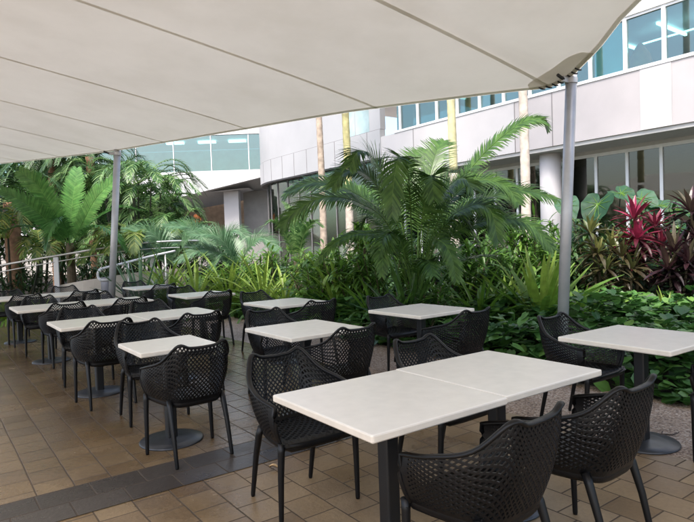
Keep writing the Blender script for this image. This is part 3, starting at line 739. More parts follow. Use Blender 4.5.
# --- ferns and strap-leaved plants along the bed
def plant(name, label, cat, p, fn, leafm, group=None, stem=None):
    t = thing(name, label, cat, (p[0], p[1], 0), group=group)
    mb = MB(); fn(mb); part(mb, 'foliage', leafm, t)
    if stem is not None:
        mb = MB(); stem(mb); part(mb, 'stem', M['stem'], t)
    return t
def strap(px, py, Y, n, ln, W, label, m='strap', rr=(.1, 1), z=None, e=(.3, 1.45), droop=(.9, 2.2), group='bright green strap leaved plants'):
    p = at(px, py, Y); p = np.array([p[0], p[1], .05 if z is None else z])
    plant('strap_leaf_plant', label, 'plant', p, lambda mb: rosette(mb, p, n, ln, W, e, droop, strapp, 7, rr), L[m], group)
strap(140, 285, 12.6, 49, 1.65, 0.043, 'pale grey green spiky plant beside the grey bollard', 'silver', e=(.15, 1.3), droop=(.1, .6))
strap(168, 285, 13.0, 76, 1.52, 0.054, 'bright green strap leaved clump left of the far table')
strap(196, 282, 12.3, 76, 1.40, 0.058, 'bright green strap leaved clump behind the far table')
strap(228, 282, 12.6, 74, 1.40, 0.058, 'bright strap leaved clump left of the yellow green one')
strap(262, 280, 11.6, 67, 1.40, 0.061, 'yellow green strap leaved clump above the table before the groundcover', rr=(.4, 1))
strap(284, 278, 11.2, 49, 1.22, 0.058, 'lime strap leaved clump below the curved glass wall', rr=(.5, 1))
strap(338, 280, 10.2, 76, 1.52, 0.058, 'green strap leaved clump left of the big cycad', rr=(.0, .8))
strap(372, 290, 9.2, 56, 1.16, 0.050, 'dark green strap leaved clump at the left foot of the big cycad', rr=(0, .5))
strap(408, 305, 8.15, 40, 1.25, .06, 'dark upright strap leaved clump around the foot of the big cycad', 'cycad', rr=(0, .5), e=(.5, 1.5), droop=(.3, 1.0))
strap(480, 300, 8.3, 67, 1.22, 0.058, 'arching strap leaved clump at the right foot of the big cycad', rr=(0, .6))
strap(505, 300, 8.9, 56, 1.28, 0.054, 'pale edged strap leaved clump left of the right sail pole', rr=(.2, .9))
strap(541, 300, 8.0, 43, 1.28, 0.094, 'bright green broad strap fern touching the right sail pole', rr=(.3, 1), e=(.7, 1.5), droop=(.3, .9))
strap(578, 300, 8.3, 36, 0.75, 0.072, 'green broad strap fern just right of the sail pole', rr=(.2, .8), e=(.6, 1.5), droop=(.3, .9))
strap(668, 280, 8.4, 29, 0.55, 0.058, 'small lime strap fern below the burgundy cordyline', rr=(.5, 1), e=(.8, 1.5), droop=(.2, .7))
strap(18, 296, 12.4, 56, 0.62, 0.050, 'low lime green clump by the left edge in front of the handrail', rr=(.5, 1))
strap(40, 296, 12.2, 49, 0.55, 0.050, 'low lime green clump beneath the white handrail post', rr=(.4, 1))
strap(6, 296, 11.9, 49, 0.60, 0.050, 'low lime green clump cut by the left edge', rr=(.5, 1))

def bush(px, Y, h, rad, n, ln, W, label, m, cat='shrub', name='shrub', e=(-.6, 1.2), stems=7, rr=(0, 1), group=None, base=.05, prof=lance, droop=(.2, 1.1)):
    c = at(px, 270, Y); c = np.array([c[0], c[1], base]); st = []
    for i in range(stems):
        a = random.uniform(0, 6.28); r_ = rad*math.sqrt(random.random())*.95; hh = h*random.uniform(.65, 1)*(1-.25*(r_/rad)**2)
        st.append(np.array([c+[0.25*r_*math.cos(a), .25*r_*math.sin(a), 0], c+[.7*r_*math.cos(a), .7*r_*math.sin(a), hh*.6], c+[r_*math.cos(a), r_*math.sin(a), hh]]))
    def fol(mb):
        for i in range(n):
            s_ = st[i % stems]; t_ = random.uniform(.18, 1)**.8
            p = spline(s_, 11)[int(t_*10)] + rng.normal(0, .07, 3)*rad; p[2] = max(p[2], .05)
            leaf(mb, p, random.uniform(0, 6.28), random.uniform(*e), ln*random.uniform(.6, 1.2), W*random.uniform(.7, 1.2), random.uniform(*droop), 4, prof, .3,
                 r=rr[0]+(rr[1]-rr[0])*np.clip(random.gauss(.45, .25), 0, 1))
    def stem(mb):
        for s_ in st: mb.tube(spline(s_, 6), np.linspace(.016, .006, 6), 5)
    plant(name, label, cat, c, fol, L[m], group, stem)
bush(318, 10.8, 1.55, .75, 620, .30, .055, 'bushy green ginger shrub left of the big cycad', 'shrub', stems=14)
bush(355, 10.4, 1.85, .85, 800, .32, .055, 'tall leafy green shrub right behind the left fronds of the big cycad', 'shrub', stems=16)
bush(385, 9.8, 1.5, .65, 520, .30, .05, 'low leafy shrub in front of the big cycad trunk at left', 'shrub', stems=12, rr=(0, .7))
bush(455, 9.6, 1.6, .75, 620, .28, .05, 'dark leafy shrub just right of the big cycad trunk', 'shrub', stems=12, rr=(0, .5))
bush(495, 10.2, 1.75, .85, 680, .30, .055, 'mixed green shrub between the big cycad and the right sail pole', 'shrub', stems=14, rr=(0, .7))
bush(535, 10.6, 1.9, .8, 640, .32, .06, 'green shrub left of the right sail pole in front of the round column', 'shrub', stems=12, rr=(0, .8))
bush(245, 13.4, 1.25, 1.0, 620, .26, .05, 'low green shrub in front of the curved glass wall', 'shrub', stems=12)
bush(275, 13.0, 1.4, .95, 620, .26, .05, 'green shrub between the curved glass wall and the pink trunk', 'shrub', stems=12)
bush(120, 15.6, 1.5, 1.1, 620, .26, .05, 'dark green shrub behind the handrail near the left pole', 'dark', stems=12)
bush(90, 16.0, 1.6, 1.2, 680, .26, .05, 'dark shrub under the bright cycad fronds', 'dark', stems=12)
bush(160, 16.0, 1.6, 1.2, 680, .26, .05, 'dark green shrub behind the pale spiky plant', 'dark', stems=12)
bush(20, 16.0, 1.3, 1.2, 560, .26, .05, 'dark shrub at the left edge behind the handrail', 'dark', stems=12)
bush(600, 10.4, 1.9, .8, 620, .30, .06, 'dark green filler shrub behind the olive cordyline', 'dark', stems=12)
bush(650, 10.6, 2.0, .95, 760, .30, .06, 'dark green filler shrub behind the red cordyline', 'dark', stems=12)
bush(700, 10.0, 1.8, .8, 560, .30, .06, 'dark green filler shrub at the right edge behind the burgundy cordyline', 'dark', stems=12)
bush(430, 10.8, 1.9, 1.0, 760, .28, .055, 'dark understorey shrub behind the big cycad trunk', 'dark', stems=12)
bush(560, 11.6, 1.7, .8, 460, .34, .10, 'broad leaved green shrub behind the right sail pole', 'shrub', stems=12, rr=(0, .7))
bush(205, 14.6, 1.5, 1.2, 640, .26, .05, 'low dark shrub below the silvery fern', 'dark', stems=12)

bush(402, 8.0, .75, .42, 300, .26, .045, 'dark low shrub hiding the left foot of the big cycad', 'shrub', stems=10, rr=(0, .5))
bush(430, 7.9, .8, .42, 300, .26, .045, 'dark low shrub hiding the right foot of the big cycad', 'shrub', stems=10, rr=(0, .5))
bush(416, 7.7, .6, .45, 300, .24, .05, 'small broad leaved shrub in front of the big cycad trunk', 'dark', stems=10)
# --- cordylines
def cordyline(label, stems, m, nl=26, ln=.5, W=.075, rr=(0, 1), group='cordylines in the bed at right'):
    """stems: (px, py top, Y) of each leaf head"""
    heads = [at(*s) for s in stems]; c = np.mean(heads, 0); c[2] = 0
    def fol(mb):
        for h in heads:
            rosette(mb, h-np.array([0, 0, .12]), nl, ln, W, (-.5, 1.5), (.3, 1.0), lance, 5, rr, .35)
            low = 3
            for q in range(low):
                rosette(mb, h-np.array([random.uniform(-.06, .06), random.uniform(-.06, .06), .28+.17*q]), int(nl*.4), ln*.9, W, (-.6, .5), (.3, .9), lance, 5, (rr[0], rr[0]+(rr[1]-rr[0])*.5), .35)
    def stem(mb):
        for h in heads: mb.tube([c+(h-c)*np.array([.3, .3, 0])+np.array([0, 0, .0]), c*.4+h*.6-np.array([0, 0, .1]), h], [.026, .022, .016], 7)
    plant('cordyline', label, 'cordyline', c, fol, L[m], group, stem)
cordyline('cordyline with a vivid magenta red head, right of the sail pole', [(634, 212, 9.3), (637, 232, 9.1)], 'red', 26, .42, .072, rr=(-.1, .92))
cordyline('smaller dusky pink cordyline right beside the vivid magenta one', [(655, 220, 9.6), (662, 240, 9.4)], 'red', 22, .38, .065, rr=(-.1, .5))
cordyline('dark burgundy cordyline cut by the right edge, tallest head', [(691, 205, 9.0), (699, 235, 8.8)], 'burgundy', 26, .46, .08)
cordyline('dark burgundy brown cordyline below and left of the tallest one', [(674, 244, 8.8), (688, 256, 8.6), (668, 262, 8.7)], 'burgundy', 26, .44, .075)
cordyline('olive brown cordyline with yellow tips, just right of the sail pole', [(590, 226, 9.2), (598, 246, 9.0), (612, 240, 9.2), (606, 262, 8.9)], 'olive', 24, .36, .06)
cordyline('bronze cordyline left of the magenta one', [(622, 250, 9.0), (632, 262, 8.9)], 'olive', 24, .38, .06, rr=(0, .6))

# --- elephant ears: each a thing with stalk
def ear_leaf(mb, c, nrm, tip, Ls, r):
    nrm = np.asarray(nrm, float); nrm /= np.linalg.norm(nrm); tip = np.asarray(tip, float); tip -= nrm*(tip @ nrm); tip /= np.linalg.norm(tip); sd = np.cross(nrm, tip)
    half = spline([(-.16, 0), (-.40, .10), (-.50, .30), (-.30, .48), (.02, .52), (.32, .45), (.60, .30), (.84, .12), (1.0, 0)], 19)
    loop = [(a, b) for a, b in half] + [(a, -b) for a, b in half[-2:0:-1]]
    n = len(loop); v = [c]; ph = random.uniform(0, 6)
    for q in (.2, .4, .6, .8, 1.):
        for k, (a, b) in enumerate(loop):
            x, y = a*q, b*q; ruf = .035*q**3*math.sin(k*1.9+ph) + .034*math.cos(abs(y)*34 - x*16)*q*(1-q)*4*.5
            v.append(c + Ls*(tip*x + sd*y + nrm*(.22*abs(y) + ruf - .20*max(x, 0)**2 - .12*max(-x, 0))))
    f = [(0, 1+k, 1+(k+1) % n) for k in range(n)]
    for q in range(4):
        f += [(1+q*n+k, 1+(q+1)*n+k, 1+(q+1)*n+(k+1) % n, 1+q*n+(k+1) % n) for k in range(n)]
    mb.add(v, f, r)
for i, (px, py, Y, s_, tx, lab) in enumerate([
    (598, 196, 10.6, .78, -.2, 'large pale elephant ear leaf left of the magenta cordyline, largest of its row'), (641, 190, 11.0, .66, .2, 'pale elephant ear leaf rising directly behind the magenta cordyline'),
    (660, 197, 10.8, .62, .5, 'dull green elephant ear leaf right of the magenta cordyline'), (676, 200, 10.3, .60, .2, 'pale elephant ear leaf at right above the burgundy cordyline'),
    (678, 218, 10.0, .50, -.5, 'lower pale elephant ear leaf left of the tallest burgundy head'), (621, 184, 11.5, .6, .3, 'far elephant ear leaf standing highest in its row'),
    (580, 220, 10.8, .7, -.4, 'blue green elephant ear leaf close to the right sail pole'), (623, 252, 9.6, .36, -.2, 'small pale elephant ear leaf low beneath the magenta cordyline'),
    (656, 252, 9.2, .40, .3, 'low pale elephant ear leaf between the magenta and burgundy cordylines'), (567, 196, 11.4, .7, .5, 'dark green broad leaf behind the top of the sail pole foliage')]):
    s_ *= .72; c = at(px, py+12, Y); t = thing('elephant_ear', lab, 'plant', (c[0], c[1], 0), group='elephant ear leaves in the bed')
    q_ = random.Random(i*7+3); tx += q_.uniform(-.5, .5); nn = np.array([-.35+tx*.5, -.75+q_.uniform(-.1, .5), .45+q_.uniform(-.1, .5)]); tt = np.array([tx, -.35, -.75+q_.uniform(-.1, .5)]); s_ *= q_.uniform(.8, 1.1)
    mb = MB(); ear_leaf(mb, c+np.array([0, 0, s_*.12]), nn, tt, s_, q_.random()); part(mb, 'leaf', L['ear'], t, True)
    n1 = nn/np.linalg.norm(nn); t1 = tt-n1*(tt @ n1); t1 /= np.linalg.norm(t1); s1 = np.cross(n1, t1); mb = MB(); o_ = c+np.array([0, 0, s_*.12])
    for ex, ey in ((.97, 0), (.62, .24), (.62, -.24), (.28, .40), (.28, -.40), (-.06, .46), (-.06, -.46), (-.36, .30), (-.36, -.30)):
        vp = [o_+s_*(t1*(ex*k) + s1*(ey*k) + n1*(.22*abs(ey*k)-.20*max(ex*k, 0)**2-.12*max(-ex*k, 0)+.012)) for k in (0, .35, .7, .97)]
        mb.tube(vp, np.array([.010, .007, .005, .002])*(1.3 if ey == 0 else .8), 5)
    part(mb, 'veins', L['strap'], t)
    mb = MB(); mb.tube(spline([(c[0], c[1]+.25, 0), (c[0], c[1]+.2, c[2]*.6), c+np.array([0, .02, s_*.12])], 7), np.linspace(.026, .012, 7), 6); part(mb, 'stalk', M['dark_stem'], t)

# --- ground cover (nobody could count it)
def heart(mb, p, head, tilt, s_, r):
    t_ = np.array([math.cos(head)*math.cos(tilt), math.sin(head)*math.cos(tilt), -math.sin(tilt)]); sd = np.array([-math.sin(head), math.cos(head), 0]); n = np.cross(t_, sd)*1.
    sh = [(-.28, .0), (-.42, .26), (-.12, .5), (.32, .36), (.72, 0)]
    v = [p]; 
    for a, b in sh: v.append(p + s_*(t_*a + sd*b + n*(.14*abs(b)*1)))
    for a, b in sh[1:-1]: v.append(p + s_*(t_*a - sd*b + n*(.14*abs(b))))
    # 0 centre,1 notch,2,3,4 left,5 tip,6,7,8 right
    mb.add(v, [(0, 1, 2), (0, 2, 3), (0, 3, 4), (0, 4, 5), (0, 5, 8), (0, 8, 7), (0, 7, 6), (0, 6, 1)], r)
def cover(name, label, u0, u1, v0, v1, n, h, size, seed):
    g = np.random.default_rng(seed); mb = MB()
    for i in range(n):
        u = g.uniform(u0, u1); v = g.uniform(v0, v1)
        edge = min(1, (u-u0)/.35+.12)
        mound = h*edge*(.62+.38*math.sin(u*3.1+v*1.7)*math.sin(v*2.3-u*1.1)+.12*math.sin(7*u+5*v))
        z = max(.05, mound*g.uniform(.72, 1.08))
        if g.random() < .25: z *= g.uniform(.2, .8)
        s_ = size*g.uniform(.6, 1.35)
        heart(mb, uv(u - (.12 if edge < .6 else 0)*g.random(), v, z), g.uniform(0, 6.28), g.normal(.25, .35), s_, float(np.clip(g.normal(.45, .25), 0, 1)))
    o = mb.build(name, L['cover']); tag(o, label, 'ground cover', kind='stuff'); return o
cover('ground_cover', 'dense dark green heart leaved groundcover along the terrace edge at right', 5.12, 9.4, -4.5, 6.2, 17500, .66, .13, 1)
cover('ground_cover', 'heart leaved groundcover along the terrace edge behind the far tables at centre', 5.12, 8.2, 6.2, 11.4, 6500, .48, .14, 2)
def litter_cover():
    g = np.random.default_rng(5); mb = MB()
    for i in range(6500):
        u = g.uniform(8.4, 15.8); v = g.uniform(-2, 24)
        if v > 11.2 and u < 9: continue
        heart(mb, uv(u, v, g.uniform(.1, .55)), g.uniform(0, 6.28), g.normal(.3, .4), .26*g.uniform(.6, 1.4), float(np.clip(g.normal(.35, .25), 0, 1)))
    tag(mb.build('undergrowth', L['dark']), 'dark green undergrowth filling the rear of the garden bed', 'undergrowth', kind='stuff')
litter_cover()

# --- palms whose crowns stand above the canopy: trunks seen in front of the white building
def palm(label, px, py, Y, r, m, top=10.5, split=None):
    p = at(px, py, Y); t = thing('palm_tree', label, 'palm tree', (p[0], p[1], 0), group='slender palms before the white building')
    def ringed(z0, z1):
        mb = MB(); zs = np.arange(z0, z1+.01, .11); mb.tube([(p[0]+.03*math.sin(z*.5), p[1], z) for z in zs], [r*(1.05 if k % 3 == 0 else 1)*(1.15-.03*z) for k, z in enumerate(zs)], 14); return mb
    if split: 
        part(ringed(0, split), 'trunk', M['bark_pale'], t, True); part(ringed(split+.01, top), 'crownshaft', m, t, True)
    else: part(ringed(0, top), 'trunk', m, t, True)
    mb = MB(); c = np.array([p[0], p[1], top])
    for i in range(11):
        a = i*2.4; d = np.array([math.cos(a), math.sin(a), 0]); e = .5+.5*random.random()
        frond(mb, np.array([c, c+d*.9+Z3*e, c+d*1.8+Z3*e*.9, c+d*2.5-Z3*.4]), .5, 26, .05, hang=.8, start=.1)
    part(mb, 'crown', L['bamboo'], t)
palm('pinkish slim palm trunk in front of the curved white wall', 321, 180, 20.5, .11, M['bark'])
palm('golden yellow palm trunk left of the cycad fronds, beside the pinkish one', 346.5, 150, 21.5, .135, M['yellow_bark'], split=3.2)
palm('pale creamy yellow palm trunk rising behind the centre of the big cycad', 451, 120, 16.5, .115, M['cream_bark'], split=3.4)
palm('pale grey brown palm trunk left of the right sail pole', 523.5, 150, 14.0, .105, M['bark_pale'])

# --- trees at left
def trunk_tree(label, px, py, Y, r, m, h, lean=0.):
    p = at(px, py, Y); t = thing('palm_tree', label, 'palm tree', (p[0], p[1], 0))
    zs = np.linspace(0, h, 30); mb = MB(); mb.tube([(p[0]+lean*z, p[1], z) for z in zs], [r*(1.12 if k % 2 else 1) for k in range(30)], 12); part(mb, 'trunk', m, t, True)
    mb = MB(); c = np.array([p[0]+lean*h, p[1], h])
    for i in range(18):
        a = i*2.4; d = np.array([math.cos(a), math.sin(a), 0]); e = random.uniform(-.3, .9)
        frond(mb, np.array([c, c+d*.7+Z3*e, c+d*1.3+Z3*(e*.8-.1), c+d*1.8+Z3*(e*.5-.7)]), .42, 30, .05, hang=.9, start=.12)
    part(mb, 'crown', L['dark'], t)
trunk_tree('dark crowned palm with a rusty brown trunk at the left edge', 12, 220, 16.5, .20, M['orange_bark'], 2.9)
trunk_tree('dark palm behind the bright cycad with a thin brown trunk', 92, 200, 19.5, .13, M['orange_bark'], 4.6)
trunk_tree('dark palm with a thin reddish trunk just left of the left sail pole', 52, 180, 20.0, .12, M['orange_bark'], 4.8)
def bamboo_palm(label, px, Y, h, n, spread, m='bamboo', Lf=.42, rr=(0, 1), seed=0):
    random.seed(seed); c = at(px, 260, Y); c[2] = 0; t = thing('clumping_palm', label, 'palm tree', tuple(c))
    mb = MB()
    for i in range(n):
        ms = MB(); a = random.uniform(0, 6.28); hh = h*random.uniform(.45, 1.0); q = c+np.array([.5*math.cos(a), .5*math.sin(a), 0])
        top = q+np.array([.35*math.cos(a), .35*math.sin(a), hh]); ms.tube([q, (q+top)/2, top], [.035, .03, .025], 7); part(ms, 'cane', M['dark_stem'], t)
        for k in range(6):
            b = a+random.uniform(-2.2, 2.2); d = np.array([math.cos(b), math.sin(b), 0]); e = random.uniform(.2, 1.0); l = spread*random.uniform(.7, 1.15)
            frond(mb, np.array([top, top+d*.4*l+Z3*e*.7, top+d*.75*l+Z3*e*.75, top+d*l+Z3*(e*.4-.25)]), Lf, 22, .055, hang=.8, rr=rr, start=.15)
    part(mb, 'fronds', L[m], t)
bamboo_palm('feathery bamboo palm clump just right of the left sail pole', 136, 18.5, 3.7, 17, 1.6, seed=3)
bamboo_palm('lower bamboo palm clump hanging in front of the teal window', 160, 17.5, 2.5, 10, 1.3, seed=4)
bamboo_palm('yellow tipped palm clump at the far left below the canopy', 10, 15.8, 2.6, 5, 1.1, 'yellow', rr=(0, .8), seed=5)
bamboo_palm('yellow tipped palm clump between the left sail pole and the silvery fern', 142, 15.4, 1.7, 4, 1.1, 'yellow', rr=(0, .7), seed=6)
bamboo_palm('dark tall palm clump behind the left sail pole', 112, 21.0, 4.4, 12, 1.7, 'dark', seed=8)
bamboo_palm('dark tall palm clump at the left behind the yellow tipped one', 30, 21.0, 4.6, 12, 1.8, 'dark', seed=9)
random.seed(21)
def leafy_tree(label, px, Y, h, rad, n, m='dark'):
    p = at(px, 250, Y); p[2] = 0; t = thing('broadleaf_tree', label, 'tree', tuple(p), group='dark trees behind the left garden')
    mb = MB(); mb.tube([p, p+Z3*h*.35, p+Z3*h*.7+np.array([.2, 0, 0])], [.2, .16, .1], 10)
    cl = []
    for i in range(16):
        a = random.uniform(0, 6.28); rr_ = rad*math.sqrt(random.random())*.8; q = p+np.array([rr_*math.cos(a), rr_*math.sin(a), h*random.uniform(.3, .92)]); cl.append(q)
        mb.tube([p+Z3*h*.3, (p+Z3*h*.5+q)/2, q], [.07, .05, .02], 6)
    part(mb, 'trunk', M['stem'], t, True)
    mb = MB()
    for i in range(n):
        q = cl[i % 16]+rng.normal(0, 1, 3)*np.array([.42, .42, .34])*rad*.55; q[2] = max(q[2], .1)
        leaf(mb, q, random.uniform(0, 6.28), random.uniform(-.9, .6), .42*random.uniform(.6, 1.3), .16, random.uniform(0, .8), 2, lance, .3)
    part(mb, 'crown', L[m], t)
leafy_tree('dark broadleaf tree behind the left edge palms', -10, 24, 5.6, 2.6, 2600)
leafy_tree('dark broadleaf tree behind the bright cycad', 58, 25, 5.8, 2.8, 2800)
leafy_tree('dark broadleaf tree behind the left sail pole', 112, 25.5, 5.6, 2.4, 2600)

# ------------------------------------------------------------------ handrail, bollard, parked car far left
hr = thing('handrail', 'pale double handrail sloping past the left sail pole with a white post', 'handrail', tuple(at(55, 275, 13.5)*np.array([1, 1, 0])))
up_ = spline(F3((-40, 273, 13.0), (0, 265.5, 13.2), (55, 256, 13.5), (118, 246, 14.0), (165, 241.5, 14.4), (215, 240.5, 15.0)), 40)
mb = MB(); mb.tube(up_, .026, 10); part(mb, 'top_rail', M['handrail'], hr, True)
lo_ = spline(F3((-40, 280, 13.0), (0, 272, 13.2), (55, 262, 13.5), (118, 252, 14.0), (165, 248, 14.4), (215, 247, 15.0)), 40)
mb = MB(); mb.tube(lo_, .013, 8); part(mb, 'lower_rail', M['handrail'], hr, True)
def post(px, Y, i):
    p = at(px, 256, Y); mb = MB(); mb.box((p[0], p[1]+.01, (p[2]-.03)/2), (.055, .02, (p[2]-.03)/2)); part(mb, 'post', M['white'], hr)
post(55.5, 13.5, 0); post(-30, 13.06, 1); post(152, 14.3, 2)
hr2 = thing('handrail', 'short pale handrail with a curled end beside the grey bollard', 'handrail', tuple(at(100, 275, 12.6)*np.array([1, 1, 0])))
c2 = spline(F3((101, 281, 12.6), (98, 277, 12.6), (98.5, 271.5, 12.6), (103, 268.5, 12.7), (125, 263, 13.0), (150, 256.5, 13.5), (175, 251, 14.0)), 40)
mb = MB(); mb.tube(c2, .028, 10); part(mb, 'rail', M['white'], hr2, True)
for px, py, Y in ((128, 262.6, 13.05), (165, 253.3, 13.8)):
    p = at(px, py, Y); mb = MB(); mb.tube([(p[0], p[1], 0), p], .022, 8); part(mb, 'post', M['handrail'], hr2, True)
rl = spline(F3((60, 285, 13.6), (90, 279.5, 13.6), (140, 272, 14.2), (180, 268, 14.8)), 12)
mb = MB(); vv = []
for p in rl: vv += [(p[0], p[1], 0), (p[0], p[1], p[2]), (p[0]+.1, p[1]+.12, p[2]), (p[0]+.1, p[1]+.12, 0)]
mb.add(vv, [(i*4+k, i*4+k+1, i*4+k+5, i*4+k+4) for i in range(11) for k in range(3)])
tag(mb.build('ramp_kerb', M['concrete']), 'low pale concrete kerb of the ramp behind the grey bollard', 'kerb')
p = at(107.5, 278, 12.2); bl = thing('bollard', 'short grey cylindrical bollard just left of the left sail pole', 'bollard', (p[0], p[1], 0))
mb = MB(); mb.lathe([(.135, 0), (.135, .86), (.125, .885)], 24, (p[0], p[1], 0)); part(mb, 'body', M['bin'], bl).data.shade_smooth()
mb = MB(); mb.lathe([(.143, .80), (.147, .83), (.143, .86)], 24, (p[0], p[1], 0)); part(mb, 'collar', M['pole'], bl, True)

# ------------------------------------------------------------------ white building
DF = 16.1
bl = thing('office_building', 'white and pale pink office building with bands of teal windows across the garden', 'building', tuple(uv(DF, 13, 0)))
AX = (V3, Z3, U3)
def fb(mb, v0, v1, z0, z1, d0, d1): mb.box(uv((d0+d1)/2, (v0+v1)/2, (z0+z1)/2), (abs(v1-v0)/2, abs(z1-z0)/2, abs(d1-d0)/2), AX)
ZB, ZS, ZH, ZT = 4.25, 5.92, 7.42, 10.5
V0, V1 = -6., 18.25
mb = MB()
fb(mb, 8.03, 12.2, ZB, ZS, DF, DF+.35); fb(mb, V0, 7.19, ZB, ZS, DF, DF+.35)
part(mb, 'spandrel_band', M['pink'], bl)
mb = MB(); fb(mb, 7.195, 8.025, ZB+.002, ZS-.002, DF-.012, DF+.33); part(mb, 'pale_panel', M['pink2'], bl)
mb = MB(); fb(mb, 12.205, V1+.9, ZB+.002, ZS-.002, DF-.004, DF+.34); part(mb, 'pale_panel', M['pink2'], bl)
mb = MB(); fb(mb, V0, V1, ZH+.05, ZT, DF-.01, DF+.35); part(mb, 'upper_band', M['white'], bl)
mb = MB(); fb(mb, V0, V1, ZS, ZS+.09, DF-.03, DF+.24); part(mb, 'sill', M['frame'], bl)
# upper windows
k = 0; v = 5.28
mulls = [V0+.3+1.055*i for i in range(24)]; mulls = [m for m in mulls if m < V1]
off = 8.45 - min(mulls, key=lambda m: abs(m-8.45)); mulls = [m+off for m in mulls]+[V1-.03]
for i in range(len(mulls)-1):
    a, b = mulls[i], mulls[i+1]
    if b < 4: continue
    f_ = MB(); fb(f_, a-.05, a+.05, ZS+.09, ZH+.05, DF+.02, DF+.14)
    fb(f_, a+.05, b-.05, ZH-.02, ZH+.05, DF+.03, DF+.13); w = part(f_, 'window', M['frame'], bl)
    g = MB(); fb(g, a+.052, b-.052, ZS+.092, ZH-.022, DF+.08, DF+.092); o = g.build('pane', M['teal_glass'], None); o.parent = w
    o.data.transform(Matrix.Translation(-bl.location))
# interior of the upper storey
mb = MB(); fb(mb, 4, V1-.1, ZS-.08, ZS+.0, DF+.36, DF+5.4); part(mb, 'storey_floor', M['floor_in'], bl)
mb = MB(); fb(mb, 4, V1-.1, ZH+.06, ZH+.14, DF+.36, DF+5.4); part(mb, 'storey_ceiling', M['white'], bl)
mb = MB(); fb(mb, 4, V1-.1, ZS, ZH+.06, DF+5.4, DF+5.6); part(mb, 'storey_rear_wall', M['room'], bl)
for v in (6.9, 8.1, 9.6, 13.2, 15.4, 17.0):
    mb = MB(); fb(mb, v-.035, v+.035, ZH-.02, ZH+.045, DF+1.2, DF+3.0); part(mb, 'strip_light', M['lamp'], bl)
mb = MB(); fb(mb, 6.6, 8.9, ZH-.30, ZH-.265, DF+1.7, DF+1.76); part(mb, 'strip_light', M['lamp'], bl)
mb = MB(); fb(mb, 8.53, 9.40, ZS+.12, ZH-.05, DF+.12, DF+.125); part(mb, 'blind', M['blue_blind'], bl)
mb = MB(); fb(mb, 17.25, 18.1, ZS+.12, ZH-.05, DF+.12, DF+.125); part(mb, 'blind', M['blue_blind'], bl)
mb = MB(); mb.lathe([(.30, 0), (.34, .25), (.26, .6), (.12, .85), (.04, .95)], 18, tuple(uv(DF+.9, 8.45, ZS+.05))); part(mb, 'orange_shape', M['orange'], bl, True)  # rounded stand-in for an unidentified orange object
# vertical panel joints
for v in (12.20, 10.78, 5.4, 17.12):
    mb = MB(); fb(mb, v-.012, v+.012, ZB+.01, ZS-.01, DF-.016, DF+.2); part(mb, 'panel_joint', M['joint'], bl)
# recessed ground floor
mb = MB(); fb(mb, V0, V1+1, ZB-.12, ZB-.003, DF+.05, DF+6); part(mb, 'soffit', M['soffit'], bl)
for i in range(22):
    a = -1.0+1.02*i; b = a+1.02
    f_ = MB(); fb(f_, a-.045, a+.045, 0, 4.02, DF+1.46, DF+1.56); fb(f_, a+.045, b-.045, 3.92, 4.02, DF+1.47, DF+1.55)
    w = part(f_, 'window', M['frame'], bl)
    g = MB(); fb(g, a+.047, b-.047, .02, 3.918, DF+1.50, DF+1.512); o = g.build('pane', M['dark_glass'], None); o.parent = w; o.data.transform(Matrix.Translation(-bl.location))
mb = MB(); fb(mb, V0, V1+1, 4.021, ZB-.121, DF+1.44, DF+1.6); part(mb, 'window_header', M['soffit'], bl)
mb = MB(); fb(mb, V0, V1+1, .01, ZB-.13, DF+5.2, DF+5.4); part(mb, 'ground_floor_wall', M['grey_wall'], bl)
mb = MB(); fb(mb, V0, V1+1, .006, .02, DF+.1, DF+5.2); part(mb, 'ground_floor', M['floor_in'], bl)
for v in (11.4, 4.6):
    mb = MB(); c = uv(DF+.75, v, 0); mb.lathe([(.34, .02), (.34, ZB-.121)], 28, tuple(c)); part(mb, 'column', M['pink2'], bl).data.shade_smooth()
mb = MB(); fb(mb, V0, V1+14, ZT, ZT+.4, DF-.2, DF+14); part(mb, 'roof', M['white'], bl)
mb = MB()
for v in np.arange(5.5, 16, 2.2):
    fb(mb, v, v+1.1, .6, 1.5, DF+2.8, DF+3.3)
part(mb, 'desk', M['frame'], bl)
# left part: rounded corner with a parapet, glass below
path = [uv(DF-.02, v)[:2] for v in np.linspace(V1+.9, 28.6, 14)]
arc_c = uv(DF-.02+6., 28.6)[:2]
for a in np.linspace(0, 1.5, 22)[1:]:
    path.append(arc_c + 6.*(-math.cos(a)*U3[:2] + math.sin(a)*V3[:2]))
path = np.array(path)
def wall(mb, path, z0, z1, off, th):
    T = np.gradient(path, axis=0); T /= np.linalg.norm(T, axis=1)[:, None]; Nn = np.stack([-T[:, 1], T[:, 0]], 1)
    if Nn[0] @ U3[:2] > 0: Nn = -Nn
    a = path+Nn*off; b = path+Nn*(off-th); n = len(path); v = []
    for p, q in zip(a, b): v += [(p[0], p[1], z0), (p[0], p[1], z1), (q[0], q[1], z1), (q[0], q[1], z0)]
    f = [(i*4+k, i*4+(k+1) % 4, (i+1)*4+(k+1) % 4, (i+1)*4+k) for i in range(n-1) for k in range(4)] + [(0, 1, 2, 3), (4*n-1, 4*n-2, 4*n-3, 4*n-4)]
    mb.add(v, f); return a, Nn
PB = 5.05
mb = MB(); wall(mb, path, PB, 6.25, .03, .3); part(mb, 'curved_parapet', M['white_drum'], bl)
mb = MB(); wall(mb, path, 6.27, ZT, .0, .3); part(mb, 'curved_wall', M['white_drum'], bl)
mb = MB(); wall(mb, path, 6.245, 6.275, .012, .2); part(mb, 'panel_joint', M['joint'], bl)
mb = MB(); wall(mb, path, PB-.06, PB-.002, -.03, .4); part(mb, 'panel_joint', M['joint'], bl)
a_, n_ = wall(MB(), path, 0, 1, .03, .1); mb = MB()
